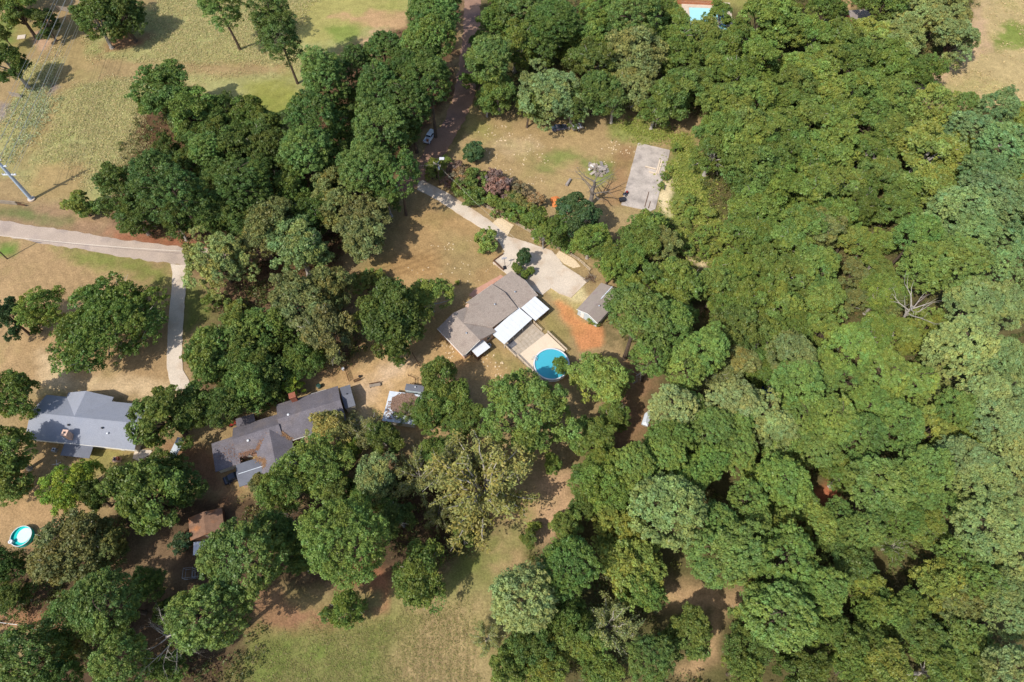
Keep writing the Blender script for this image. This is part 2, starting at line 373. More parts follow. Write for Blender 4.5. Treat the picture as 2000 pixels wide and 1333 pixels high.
# ------------------------------------------------------------------ ground: soil and grass colours by surveyed patch
SOIL = [  # (photograph outline, sRGB colour, soft edge in metres, raggedness in metres)
    # woods floor
    ([(1330, 420), (1420, 250), (1300, 215), (1180, 215), (1040, 230), (920, 205), (930, 20), (960, -60), (1900, -60), (1890, 90), (1760, 190), (1800, 215), (2100, 200), (2100, 1420), (1240, 1420), (980, 1330), (985, 1130), (1130, 900), (1180, 860), (1240, 690), (1180, 640), (1200, 560)], (102, 92, 58), 4, 5),
    ([(210, 330), (270, 180), (340, 150), (420, 200), (560, 260), (620, 130), (720, 100), (790, 20), (800, -60), (905, -60), (890, 180), (800, 300), (760, 380), (640, 560), (500, 600), (360, 520), (330, 480), (210, 440)], (104, 76, 56), 3, 4),
    ([(-80, 1050), (80, 1070), (240, 1000), (420, 960), (560, 980), (800, 900), (960, 900), (960, 1060), (860, 1140), (560, 1180), (480, 1420), (-80, 1420)], (94, 73, 56), 3, 4),  # lower left: shade of trees and brush put into the soil colour
    ([(380, 560), (700, 540), (760, 660), (700, 720), (560, 760), (380, 760)], (120, 92, 70), 3, 3),
    # upper left field: tall straw, mown strips, green lawn
    ([(60, 130), (400, -40), (800, -40), (790, 40), (640, 110), (560, 240), (330, 160), (270, 220), (210, 400), (100, 390), (0, 330), (0, 230)], (164, 156, 100), 3, 3),
    ([(120, 130), (190, 110), (330, 125), (480, 120), (560, 128), (560, 145), (420, 148), (300, 150), (190, 158), (130, 170)], (166, 138, 96), 2.5, 2),
    ([(120, 60), (165, 40), (175, 120), (130, 180), (60, 330), (30, 330), (100, 190)], (164, 138, 92), 2.5, 2),
    ([(60, 320), (170, 315), (160, 390), (60, 395)], (166, 138, 92), 3, 2),
    ([(560, 5), (700, -30), (800, -30), (790, 30), (640, 90), (560, 90)], (166, 154, 88), 4, 4),
    ([(650, 30), (720, 22), (800, 30), (780, 55), (690, 48)], (190, 150, 108), 2, 3),
    ([(640, 55), (700, 45), (700, 85), (660, 92)], (132, 140, 66), 3, 3),
    ([(700, 85), (740, 78), (770, 72), (765, 58), (735, 56), (722, 62), (735, 70), (712, 78)], (196, 156, 122), 1.5, 1.5),
    ([(480, 165), (560, 150), (600, 190), (560, 240), (500, 240)], (150, 146, 70), 5, 4),
    ([(230, 60), (300, 70), (290, 95), (200, 105), (200, 85)], (158, 116, 84), 3, 3),
    ([(40, 30), (90, 60), (60, 95), (0, 110), (0, 40)], (150, 132, 78), 4, 3),
    ([(0, 40), (25, 60), (20, 80), (0, 80)], (110, 128, 58), 3, 2),
    ([(62, 65), (75, 62), (98, 82), (92, 97), (78, 98), (64, 82)], (190, 150, 120), 1, 1),
    ([(85, 28), (100, 25), (112, 38), (96, 46), (84, 42)], (196, 150, 118), 1, 1),
    ([(84, 158), (104, 154), (112, 172), (98, 186), (80, 180)], (150, 128, 118), 1.2, 1.5),
    ([(0, 200), (25, 200), (20, 225), (0, 240)], (150, 132, 128), 1.5, 1.5),
    # verges of the left road
    ([(-60, 395), (110, 400), (260, 450), (360, 462), (470, 470), (470, 520), (340, 505), (180, 470), (-60, 440)], (158, 124, 96), 3, 2),
    ([(0, 405), (60, 412), (140, 430), (110, 436), (0, 422)], (116, 118, 70), 3, 2.5),
    ([(220, 455), (360, 462), (420, 480), (330, 487), (230, 470)], (158, 98, 70), 3, 2),
    ([(-60, 465), (160, 480), (350, 515), (340, 760), (60, 750), (-60, 720)], (172, 138, 98), 3, 2),
    ([(120, 480), (330, 517), (334, 560), (230, 535), (120, 500)], (132, 130, 66), 3, 3),
    ([(0, 478), (30, 483), (26, 495), (0, 496)], (110, 130, 56), 2, 2),
    ([(354, 545), (400, 560), (420, 620), (355, 660)], (112, 112, 58), 3, 2),
    ([(80, 690), (140, 735), (350, 750), (360, 770), (90, 765)], (204, 172, 134), 2.5, 2),
    ([(-60, 880), (80, 890), (150, 930), (150, 1040), (60, 1075), (-60, 1075)], (172, 136, 96), 4, 3),
    ([(170, 880), (270, 890), (250, 920), (180, 925)], (152, 136, 80), 2, 2),
    ([(-40, 1195), (110, 1190), (130, 1240), (-40, 1250)], (166, 118, 86), 2, 2),
    ([(-40, 1228), (70, 1240), (60, 1300), (-40, 1300)], (162, 136, 98), 3, 2),
    ([(330, 870), (410, 860), (430, 930), (480, 960), (460, 980), (400, 960), (340, 905)], (150, 108, 78), 2, 2),
    ([(230, 1040), (340, 1060), (350, 1150), (260, 1180), (230, 1110)], (132, 104, 78), 3, 3),
    # yard of the plum-roofed house and the flat shed
    ([(560, 740), (700, 700), (780, 690), (840, 700), (900, 690), (950, 740), (960, 800), (830, 860), (690, 800), (640, 760)], (192, 154, 108), 2.5, 2.5),
    ([(760, 690), (812, 700), (790, 740), (730, 770), (720, 830), (700, 828), (690, 760), (740, 730)], (204, 170, 138), 2, 2),
    ([(600, 715), (690, 705), (690, 740), (600, 752)], (178, 136, 98), 2, 2),
    # front lawn of the tan-roofed house
    ([(800, 380), (905, 410), (985, 500), (985, 540), (870, 660), (830, 690), (700, 700), (690, 560), (740, 480)], (174, 138, 92), 3, 2.5),
    ([(850, 440), (930, 470), (960, 510), (920, 560), (870, 540)], (166, 138, 92), 3, 3),
    ([(740, 500), (850, 490), (860, 540), (770, 550)], (176, 136, 88), 2, 2),
    ([(840, 660), (880, 680), (990, 690), (1030, 740), (950, 760), (880, 740), (830, 710)], (186, 148, 100), 2, 2),
    ([(960, 690), (1010, 700), (1040, 735), (1000, 735)], (154, 136, 82), 2, 1.5),
    ([(1050, 620), (1075, 600), (1120, 650), (1105, 690)], (150, 130, 80), 2, 1.5),
    ([(1060, 560), (1090, 555), (1150, 590), (1140, 620), (1090, 600)], (186, 158, 106), 1.5, 1.5),
    ([(1078, 590), (1094, 582), (1125, 606), (1150, 632), (1174, 642), (1174, 680), (1138, 682), (1118, 650), (1094, 618)], (204, 134, 84), .9, 1.1),
    ([(1080, 550), (1110, 545), (1140, 565), (1150, 590), (1120, 590), (1090, 570)], (216, 188, 146), 1, 1.2),
    # lawn across the drive
    ([(905, 205), (1000, 235), (1100, 240), (1240, 245), (1330, 280), (1230, 440), (1150, 420), (1000, 370), (900, 320), (870, 310)], (172, 142, 98), 2.5, 2.5),
    ([(905, 215), (960, 230), (960, 270), (905, 260)], (160, 142, 86), 3, 2),
    ([(1050, 300), (1120, 285), (1130, 310), (1060, 325)], (134, 136, 72), 3, 3),
    ([(1180, 240), (1260, 235), (1320, 270), (1260, 282), (1190, 270)], (142, 142, 76), 2.5, 2.5),
    ([(1215, 285), (1240, 290), (1215, 400), (1175, 405), (1185, 330)], (158, 122, 84), 2, 1.5),
    ([(960, 270), (1040, 265), (1060, 290), (1000, 305), (955, 290)], (188, 158, 118), 2, 2.5),
    ([(1205, 410), (1250, 425), (1240, 440), (1190, 430)], (182, 152, 106), 2, 1.5),
    ([(1140, 318), (1165, 310), (1190, 322), (1192, 345), (1165, 356), (1142, 342)], (128, 132, 70), 2, 2.5),
    ([(895, 210), (915, 218), (895, 300), (880, 305)], (126, 112, 70), 1, 1),
    ([(880, 300), (900, 280), (870, 350), (850, 330)], (176, 146, 112), 1.5, 1.5),
    # scrub right of the slab
    ([(1310, 270), (1360, 260), (1400, 400), (1430, 460), (1380, 500), (1300, 440), (1280, 420), (1290, 380)], (118, 126, 58), 2.5, 2.5),
    ([(1296, 348), (1314, 350), (1308, 385), (1312, 425), (1292, 420), (1284, 390)], (222, 196, 152), 1, 1.2),
    ([(1350, 505), (1400, 495), (1420, 515), (1370, 520)], (214, 186, 146), 1.2, 1.5),
    ([(1370, 610), (1405, 595), (1405, 625), (1375, 625)], (198, 162, 116), 1.5, 2),
    # clearings
    ([(1030, 930), (1115, 920), (1120, 1000), (1070, 1070), (1030, 1050)], (190, 150, 114), 2.5, 2),
    ([(960, 880), (1050, 900), (1040, 1010), (960, 1010)], (176, 142, 100), 3, 3),
    ([(1300, 1140), (1390, 1150), (1462, 1165), (1470, 1185), (1415, 1200), (1400, 1280), (1360, 1320), (1330, 1310), (1385, 1250), (1390, 1190), (1300, 1190)], (184, 146, 106), 2, 1.5),
    ([(1560, 965), (1625, 945), (1640, 970), (1585, 1020), (1560, 1010)], (180, 104, 70), 2, 2),
    ([(1190, 720), (1245, 700), (1280, 740), (1260, 860), (1200, 900)], (150, 112, 82), 3, 2.5),
    ([(1420, 650), (1480, 660), (1470, 680), (1410, 670)], (186, 142, 100), 2, 2),
    # fields at the bottom and upper right
    ([(480, 1180), (620, 1150), (860, 1140), (960, 1050), (1040, 1050), (990, 1140), (960, 1420), (440, 1420)], (142, 132, 80), 4, 5),
    ([(490, 1240), (560, 1230), (760, 1240), (740, 1333), (500, 1340)], (120, 128, 62), 5, 7),
    ([(800, 1180), (940, 1170), (960, 1260), (960, 1420), (860, 1400), (760, 1300)], (168, 142, 100), 4, 4),
    ([(900, 1080), (960, 1060), (950, 1120), (880, 1150)], (122, 124, 62), 4, 3),
    ([(470, 1130), (560, 1170), (740, 1190), (640, 1230), (480, 1230)], (160, 116, 86), 3, 3),
    ([(690, 1100), (760, 1110), (760, 1150), (660, 1150)], (164, 108, 76), 2.5, 2),
    ([(1770, 190), (1900, 80), (1900, -40), (2120, -40), (2120, 240), (1990, 210), (1890, 200), (1800, 220)], (184, 158, 110), 3, 3),
    ([(1770, 190), (1900, 85), (1900, 20), (1920, 0), (1930, 90), (1850, 150), (1800, 210)], (192, 156, 122), 2, 2.5),
    ([(1940, 70), (1980, 40), (2010, 50), (2010, 80), (1960, 95)], (128, 136, 62), 2, 3),
    ([(1300, -20), (1490, -20), (1480, 25), (1430, 12), (1310, 20)], (150, 140, 78), 3, 2),
    ([(1640, 0), (1665, -10), (1670, 15), (1640, 20)], (190, 150, 106), 2, 2),
]

TRACKS = [([(150, 60), (205, 115), (235, 145), (262, 180)], .6, -.16), ([(160, 30), (130, 150), (100, 210), (60, 300), (50, 340)], .6, -.13), ([(330, 125), (480, 135), (590, 165)], .6, -.1),
          ([(730, 540), (790, 520), (860, 492)], .6, -.2), ([(150, 330), (152, 388)], .6, -.1), ([(60, 406), (150, 420), (240, 452)], .6, .12), ([(890, 200), (884, 250), (862, 300)], .6, -.2),
          ([(400, 35), (392, 48), (398, 62), (412, 70)], 1.2, -.2), ([(160, 540), (60, 640)], .6, -.08), ([(930, 640), (880, 700), (800, 720)], .6, .1), ([(1300, 1165), (1390, 1170), (1400, 1260)], .6, .12)]
ROWS = [([(790, 1180), (960, 1160), (970, 1380), (760, 1380)], 1, .1, 1.6, .16), ([(0, 480), (330, 530), (330, 600), (0, 700)], .8, .6, 2.2, .07), ([(880, 230), (1200, 280), (1180, 400), (900, 330)], .5, .85, 2.0, .05), ([(740, 420), (960, 480), (940, 560), (740, 580)], .6, .8, 2.0, .07)]

def axis_coords(lo, hi, step, far):
    mid = np.arange(lo, hi + step / 2, step)
    k = np.array([4, 10, 22, 50, 120, 300, 800, 2000, 5000.]); k = k[k < far]
    return np.concatenate([lo - k[::-1], mid, hi + k])

def build_ground():
    xs = axis_coords(-185, 185, .62, 6000)
    ys = axis_coords(-6, 222, .62, 6000)
    X, Y = np.meshgrid(xs, ys)
    x, y = X.ravel(), Y.ravel()
    n = len(x)
    C = np.tile(np.array(lin((162, 134, 94))), (n, 1))
    rag1 = fbm(x, y, 5.0) - .5; rag2 = fbm(x + 90, y - 40, 1.6) - .5
    P = np.stack([x, y], 1)
    for poly, rgb, soft, rag in SOIL:
        w_ = W(poly)
        a = np.array(w_); m = 12
        sel = np.where((x > a[:, 0].min() - m) & (x < a[:, 0].max() + m) & (y > a[:, 1].min() - m) & (y < a[:, 1].max() + m))[0]
        d = pip(P[sel], w_) + (rag1[sel] * 2.2 + rag2[sel] * 1.2) * rag
        t = np.clip(d / soft * .5 + .5, 0, 1)[:, None]
        t = t * t * (3 - 2 * t)
        C[sel] = C[sel] * (1 - t) + np.array(lin(rgb)) * t
    # tyre marks and mowing streaks are wear of the grass itself
    for line, wd, k in TRACKS:
        L = np.array(W(line)); dmin = np.full(n, 99.)
        for p0, p1 in zip(L[:-1], L[1:]):
            e_ = p1 - p0; tt = np.clip(((x - p0[0]) * e_[0] + (y - p0[1]) * e_[1]) / (e_ @ e_), 0, 1)
            dmin = np.minimum(dmin, np.hypot(x - p0[0] - tt * e_[0], y - p0[1] - tt * e_[1]))
        for off in (0, 1.7) if wd < 1 else (0,):
            C *= (1 + k * np.clip(1.3 - np.abs(dmin - off) / (wd * .7), 0, 1))[:, None]
    for poly, dx, dy, per_, k in ROWS:
        w_ = W(poly); a_ = np.array(w_); sel = np.where((x > a_[:, 0].min()) & (x < a_[:, 0].max()) & (y > a_[:, 1].min()) & (y < a_[:, 1].max()))[0]
        t = np.clip(pip(P[sel], w_) / 5, 0, 1)
        ph = (x[sel] * dx + y[sel] * dy) / per_ + .5 * fbm(x[sel], y[sel], 6)
        C[sel] *= (1 + k * t * np.sin(2 * PI * ph))[:, None]
    big = fbm(x - 17, y + 23, 9.0)[:, None] - .5
    g_ = C.mean(1, keepdims=True); C = (C * .9 + g_ * .1) * np.array([.92, .95, .89])
    C *= 1 + .28 * big
    green = np.clip((fbm(x + 200, y + 77, 6.0) - .56) * 4, 0, 1)[:, None]
    C = C * (1 - .35 * green) + C * np.array([.78, .98, .7]) * .35 * green
    z = -.10 * fbm(x, y, 2.3) - .03
    V = np.stack([x, y, z], 1)
    nx, ny = len(xs), len(ys)
    i = np.arange((ny - 1) * (nx - 1)); r, c = i // (nx - 1), i % (nx - 1)
    a = r * nx + c
    F = np.stack([a, a + 1, a + nx + 1, a + nx], 1)
    me = np_mesh('ground', V, F, C, 'soil', True)
    m = bpy.data.materials.new('soil')
    m.use_nodes = True
    nn, l = m.node_tree.nodes, m.node_tree.links
    b = nn['Principled BSDF']; b.inputs['Roughness'].default_value = 1; b.inputs['Specular IOR Level'].default_value = .05
    at = nn.new('ShaderNodeAttribute'); at.attribute_name = 'soil'
    ge = nn.new('ShaderNodeNewGeometry')
    def noise(s, lo, hi, det=4):
        t = nn.new('ShaderNodeTexNoise'); t.inputs['Scale'].default_value = s; t.inputs['Detail'].default_value = det; t.inputs['Roughness'].default_value = .65
        l.new(ge.outputs['Position'], t.inputs['Vector'])
        mr = nn.new('ShaderNodeMapRange'); mr.inputs[1].default_value = .32; mr.inputs[2].default_value = .68; mr.inputs[3].default_value = lo; mr.inputs[4].default_value = hi
        l.new(t.outputs[0], mr.inputs[0]); return mr.outputs[0], t.outputs[0]
    f1, h1 = noise(2.4, .8, 1.18); f2, h2 = noise(.45, .84, 1.16, 6); f3, h3 = noise(7, .86, 1.14, 2)
    mu = nn.new('ShaderNodeMath'); mu.operation = 'MULTIPLY'; l.new(f1, mu.inputs[0]); l.new(f2, mu.inputs[1])
    mu2 = nn.new('ShaderNodeMath'); mu2.operation = 'MULTIPLY'; l.new(mu.outputs[0], mu2.inputs[0]); l.new(f3, mu2.inputs[1])
    vm = nn.new('ShaderNodeVectorMath'); vm.operation = 'SCALE'
    l.new(at.outputs['Color'], vm.inputs[0]); l.new(mu2.outputs[0], vm.inputs['Scale'])
    l.new(vm.outputs[0], b.inputs['Base Color'])
    bp = nn.new('ShaderNodeBump'); bp.inputs['Strength'].default_value = .5; bp.inputs['Distance'].default_value = .25
    l.new(h1, bp.inputs['Height']); l.new(bp.outputs[0], b.inputs['Normal'])
    me.materials.append(m)
    o = obj('ground', me, None)
    tag(o, 'dry tan grass and bare soil of the yards, fields and wood floor', 'ground', kind='structure')
build_ground()

def sheet(name, poly, m, z, label, cat, jit=.12, step=1.2, thick=None, kind='structure', world=None):
    """flat paved area with slightly broken edges, from its outline"""
    rng = random.Random(sum(map(ord, label)))
    w_ = world or W(poly)
    pts = []
    for i in range(len(w_)):
        a, b = Vector(w_[i]), Vector(w_[(i + 1) % len(w_)])
        L = (b - a).length; k = max(1, int(L / step)); nrm = Vector((-(b - a).y, (b - a).x)).normalized()
        for j in range(k):
            pts.append(tuple(a.lerp(b, j / k) + nrm * (rng.uniform(-jit, jit) if j else 0)))
    o = MB().prism(pts, z - (thick or .16), z).build(name, m)
    tag(o, label, cat, kind=kind)
    return o

random.seed(3)
ROAD = [(-60, 424), (0, 431), (60, 440), (130, 450), (200, 463), (280, 474), (365, 484), (450, 488), (540, 462), (640, 415), (740, 372), (790, 345), (812, 322), (836, 282), (868, 236), (886, 190), (898, 120), (905, 50), (910, -60)]
ROADB = [(940, -60), (938, 50), (934, 120), (926, 190), (905, 240), (875, 290), (850, 330), (830, 356), (806, 368), (760, 400), (660, 450), (550, 500), (460, 525), (365, 519), (280, 508), (200, 495), (130, 483), (60, 471), (0, 461), (-60, 452)]
k = 7
sheet('road', ROAD[:k + 1] + ROADB[-k - 1:], 'asphalt', .02, 'worn pinkish grey paved road at the left edge', 'road', .3)
sheet('dirt_road', ROAD[k:] + ROADB[:-k], 'dirt_road', .012, 'brown dirt road running up to the top edge between the trees', 'road', .35)
sheet('driveway', [(333, 516), (364, 519), (363, 560), (357, 640), (355, 700), (357, 722), (370, 745), (368, 764), (336, 762), (326, 720), (328, 640), (336, 560), (337, 535)], 'concrete', .035, 'narrow straight concrete driveway beside the huge spreading tree', 'driveway', .1)
sheet('driveway', [(818, 356), (826, 352), (868, 374), (905, 397), (958, 432), (992, 462), (1035, 475), (1078, 490), (1089, 503), (1078, 522), (1060, 545), (1034, 560), (990, 536), (962, 514), (986, 492), (972, 470), (940, 446), (898, 420), (856, 392), (815, 371)], 'concrete', .035, 'curving concrete driveway leading to the tan-roofed house', 'driveway', .12)
sheet('parking_pad', [(1074, 531), (1099, 517), (1149, 549), (1115, 582), (1092, 574), (1071, 560)], 'concrete', .05, 'pale square concrete parking pad beside the tan-roofed house', 'parking pad', .06)
sheet('parking_pad', [(1025, 556), (1050, 520), (1066, 498), (1085, 497), (1099, 516), (1078, 533), (1075, 564), (1059, 577)], 'concrete', .028, 'tan concrete apron between driveway and pale parking pad', 'parking pad', .06)
sheet('sand_patch', [(961, 437), (974, 421), (1004, 440), (992, 460), (985, 456)], 'clod', .03, 'pale sand patch between driveway and rail fence', 'sand', .25)
sheet('sand_patch', [(1084, 501), (1092, 490), (1124, 509), (1134, 521), (1120, 524), (1101, 515)], 'clod', .03, 'pale sand strip between rail fence and parking pad', 'sand', .25)
sheet('patio', [(259, 896), (264, 878), (298, 880), (294, 887), (272, 901)], 'concrete', .05, 'small bright concrete patio right of the blue-grey house', 'patio', .03)
sheet('brick_walk', [(916, 577), (924, 568), (950, 553), (978, 537), (984, 541), (962, 556), (934, 576), (925, 583)], 'brick_path', .03, 'reddish brick walk along the front of the tan-roofed house', 'walkway', .1)
tag(sheet('concrete_slab', [(1246, 280), (1309, 294), (1280, 409), (1271, 413), (1213, 401)], 'concrete_old', .12, 'big stained grey concrete slab of a vanished house on the lawn', 'concrete slab', .05, thick=.3), kind='structure')
# ------------------------------------------------------------------ buildings
def gable(parent, x0, x1, y0, y1, ze, zr, axis, m, name='roof', over=.0, th=.16, ridge=None):
    """roof of two slabs joined at the ridge; axis = direction of the ridge"""
    lo, hi = (y0, y1) if axis == 'x' else (x0, x1)
    mid = (lo + hi) / 2 if ridge is None else ridge
    sec = [(lo, ze), (mid, zr), (hi, ze), (hi, ze - th), (mid, zr - th), (lo, ze - th)]
    a0, a1 = (x0, x1) if axis == 'x' else (y0, y1)
    return MB().extr(sec, a0, a1, axis).build(name, m, parent)

def gwalls(parent, x0, x1, y0, y1, ze, zr, axis, m, inset=.45, name='wall', ridge=None):
    lo, hi = ((y0 + inset, y1 - inset) if axis == 'x' else (x0 + inset, x1 - inset))
    mid = (lo + hi) / 2 if ridge is None else ridge
    full = (y1 - y0) / 2 if axis == 'x' else (x1 - x0) / 2
    dz = .2
    k = (zr - ze) / full
    e = ze + k * inset - dz
    sec = [(lo, 0), (lo, e), (mid, zr - dz), (hi, e), (hi, 0)]
    a0, a1 = (x0 + inset, x1 - inset) if axis == 'x' else (y0 + inset, y1 - inset)
    return MB().extr(sec, a0, a1, axis).build(name, m, parent)

def window(parent, cx, cy, z0, z1, wd, face):
    """framed window standing proud of a wall; face = '+x','-x','+y','-y'"""
    s = 1 if face[0] == '+' else -1
    f = MB()
    for a, b, c, d in ((-wd / 2 - .07, wd / 2 + .07, z0 - .08, z0), (-wd / 2 - .07, wd / 2 + .07, z1, z1 + .08), (-wd / 2 - .07, -wd / 2, z0, z1), (wd / 2, wd / 2 + .07, z0, z1), (-.025, .025, z0, z1)):
        if face[1] == 'y': f.box(cx + a, cx + b, cy, cy + s * .07, c, d)
        else: f.box(cx, cx + s * .07, cy + a, cy + b, c, d)
    o = f.build('window', 'white_paint', parent)
    p = MB()
    if face[1] == 'y': p.box(cx - wd / 2, cx + wd / 2, cy - s * .02, cy + s * .03, z0, z1)
    else: p.box(cx - s * .02, cx + s * .03, cy - wd / 2, cy + wd / 2, z0, z1)
    p.build('pane', 'glass', o)
    return o

def door(parent, cx, cy, wd, face, m='white_paint', h=2.05):
    s = 1 if face[0] == '+' else -1
    p = MB()
    if face[1] == 'y': p.box(cx - wd / 2, cx + wd / 2, cy - s * .02, cy + s * .06, .02, h)
    else: p.box(cx - s * .02, cx + s * .06, cy - wd / 2, cy + wd / 2, .02, h)
    o = p.build('door', m, parent)
    k = MB()
    if face[1] == 'y': k.box(cx + wd * .36, cx + wd * .42, cy + s * .06, cy + s * .13, .95, 1.08)
    else: k.box(cx + s * .06, cx + s * .13, cy + wd * .36, cy + wd * .42, .95, 1.08)
    k.build('handle', 'dark_metal', o)
    return o

def vent(parent, x, y, z, m='galvanised', r=.16, h=.45):
    o = MB().tube([(x, y, z - .35), (x, y, z + h * .7)], r * .7, 8).tube([(x, y, z + h * .55), (x, y, z + h * .75), (x, y, z + h)], [r * 1.35, r * 1.35, r * .5], 10).build('roof_vent', m, parent)
    return o

def flat_roof(parent, x0, x1, y0, y1, za, zb, axis, m, name='roof', th=.1):
    """one slope; za at the low coordinate and zb at the high coordinate of axis"""
    sec = [(x0, za), (x1, zb), (x1, zb - th), (x0, za - th)] if axis == 'x' else [(y0, za), (y1, zb), (y1, zb - th), (y0, za - th)]
    b = MB()
    if axis == 'x': b.extr(sec, y0, y1, 'y')
    else: b.extr(sec, x0, x1, 'x')
    return b.build(name, m, parent)

def posts(parent, pts, h, m='white_paint', wd=.1):
    for x, y in pts:
        MB().box(x - wd / 2, x + wd / 2, y - wd / 2, y + wd / 2, 0, h).build('post', m, parent)

def fascia(parent, a, b, wd=.12, m='white_paint'):
    MB().tube([a, b], wd * .7, 4).build('gutter', m, parent)

def ac_unit(parent_loc, rz, label):
    e = empty('air_conditioner', parent_loc, rz, label, 'air conditioner')
    MB().box(-.45, .45, -.45, .45, 0, .08).build('base', 'concrete', e)
    MB().box(-.4, .4, -.4, .4, .08, .8).build('casing', 'galvanised', e, .03)
    MB().ring(.24, .36, .8, .84, 20).build('fan_guard', 'white_metal', e)
    MB().tube([(0, 0, .8), (0, 0, .83)], .22, 12).build('fan', 'dark_metal', e)
    return e

def litter(parent, pts, wd, n, rgb, seed, size=.13, zfun=None, name='needle_litter'):
    """dead needles and leaves lying along a roof valley"""
    r = np.random.default_rng(seed)
    P = np.array(pts, float)
    seg = r.integers(0, len(P) - 1, n); t = r.random(n)[:, None]
    C = P[seg] * (1 - t) + P[seg + 1] * t
    off = r.normal(0, wd, (n, 2)); C[:, :2] += off
    if zfun is not None: C[:, 2] = zfun(C[:, 0], C[:, 1])
    C[:, 2] += .03 + r.random(n) * .05
    N = np.stack([r.normal(0, .3, n), r.normal(0, .3, n), np.ones(n)], 1)
    V, F = cards(C, N, r.uniform(.6, 1.3, n) * size, r, .55)
    base = np.array(lin(rgb)); col = base * r.uniform(.65, 1.3, (n, 1)) * np.array([1, r.uniform(.9, 1.05), 1])
    o = obj(name, np_mesh(name, V, F, np.repeat(col, 4, 0)), 'litter', parent, kind='stuff')
    return o

def cards(C, N, s, r, asp=.6):
    """rhombic leaf cards: centres, normals, half lengths"""
    n = len(C)
    N = N / (np.linalg.norm(N, axis=1, keepdims=True) + 1e-9)
    T = r.normal(size=(n, 3)); T -= (T * N).sum(1, keepdims=True) * N
    T /= np.linalg.norm(T, axis=1, keepdims=True) + 1e-9
    B = np.cross(N, T)
    s = np.asarray(s)[:, None]
    V = np.empty((n, 4, 3)); V[:, 0] = C - T * s; V[:, 1] = C + B * s * asp; V[:, 2] = C + T * s; V[:, 3] = C - B * s * asp
    return V.reshape(-1, 3), np.arange(4 * n).reshape(-1, 4)

# ---- tan-roofed house (middle of the picture)
AH, AA = Vector((-9.63, 91.1, 0)), R(41.3)
def A(x, y, z=0):
    c, s = math.cos(AA), math.sin(AA)
    return Vector((AH.x + x * c - y * s, AH.y + x * s + y * c, z))
h = empty('house', AH, AA, 'long house with tan-grey shingle roof beside the round blue pool', 'house')
gwalls(h, 6.0, 12.65, -9.7, 0, 2.45, 3.75, 'x', 'brick_pink')
gable(h, 6.2, 12.65, -9.7, 0, 2.45, 3.75, 'x', 'shingle_tan')
gwalls(h, -3.0, 6.3, -9.55, -.15, 2.95, 4.6, 'x', 'brick_pink')
gable(h, -1.75, 6.3, -9.55, -.15, 2.95, 4.6, 'x', 'shingle_tan')
MB().add([(-1.74, -1.15, 3.28), (-1.74, -4.85, 4.59), (-6.55, -4.85, 4.5), (-1.74, -9.5, 2.92), (-1.74, -1.15, 3.0), (-1.74, -4.85, 4.2), (-6.2, -4.85, 4.2), (-1.74, -9.5, 2.7)],
         [(0, 1, 2), (1, 3, 2), (4, 6, 5), (5, 6, 7), (0, 2, 6, 4), (3, 7, 6, 2), (0, 4, 5, 1), (1, 5, 7, 3)]).build('valley_roof', 'shingle_tan', h)
gwalls(h, -11.5, -1.7, -10.9, -1.15, 2.75, 4.45, 'y', 'brick_pink')
gable(h, -11.5, -1.7, -10.9, -1.15, 2.75, 4.45, 'y', 'shingle_tan')
fascia(h, (-11.56, -10.9, 2.66), (-11.56, -1.15, 2.66)); fascia(h, (12.7, -9.7, 2.35), (12.7, -4.85, 3.65), .1); fascia(h, (-2, -.1, 2.8), (6.3, -.1, 2.8), .1)
fascia(h, (-11.5, -10.95, 2.66), (-6.6, -10.95, 4.36), .1)
for x, y, z in ((8.6, -5.9, 3.5), (2.3, -5.8, 4.3), (-7.7, -7.4, 4.1)): vent(h, x, y, z)
for x in (-9.4, -4.6): window(h, x, -1.6, 1, 2.1, 1.4, '+y')
for x in (0, 4.2): window(h, x, -.6, 1, 2.1, 1.4, '+y')
door(h, 2.1, -.6, .95, '+y', 'wood_brown')
for y in (-3.6, -7.8): window(h, -11.05, y, 1, 2.1, 1.3, '-x')
for y in (-2.8, -6.6): door(h, 12.2, y, 2.6, '+x', 'white_paint', 2.15)
for x in (-10, -3.6): window(h, x, -10.45, 1, 2.1, 1.1, '-y')
door(h, 1.2, -9.1, 1.7, '-y', 'glass'); window(h, 4.4, -9.1, 1, 2.1, 1.6, '-y')

p = empty('patio_cover', A(2.25, -11.85), AA + R(5), 'long white metal patio roof behind the tan-roofed house', 'awning')
for i in range(8):
    flat_roof(p, -4.8 + i * 1.2, -3.62 + i * 1.2, -2.25, 2.2, 2.3 + .01 * (i % 2), 2.55 + .01 * (i % 2), 'y', 'white_metal', 'panel', .12)
MB().box(-4.8, 4.75, -2.2, 2.15, 2.2, 2.22).build('ceiling', 'galv_roof', p)
posts(p, [(-4.6, -2.1), (-1.6, -2.1), (1.6, -2.1), (4.6, -2.1)], 2.22)
MB().box(-4.7, 4.7, -2.18, -2.02, 2.06, 2.19).build('beam', 'white_paint', p)
p = empty('patio_cover', A(9.65, -12.05), AA + R(3), 'square white metal carport roof at the right end of the tan-roofed house', 'awning')
for i in range(4): flat_roof(p, -2.35 + i * 1.19, -1.2 + i * 1.19, -2.4, 2.45, 2.36 + .02 * (i % 2), 2.56 + .02 * (i % 2), 'y', 'white_metal', 'panel', .12)
posts(p, [(-2.2, -2.2), (2.25, -2.2), (2.25, 0), (2.25, 2.2)], 2.28, 'wood_brown')
for z in (.5, 1.0): MB().box(-2.2, 2.25, -2.24, -2.16, z, z + .1).build('rail', 'wood_brown', p); MB().box(2.21, 2.29, -2.2, 2.2, z, z + .1).build('rail', 'wood_brown', p)
p = empty('lean_to', A(-7.2, -11.6), AA, 'small white-roofed lean-to against the back wall of the tan-roofed house', 'lean-to')
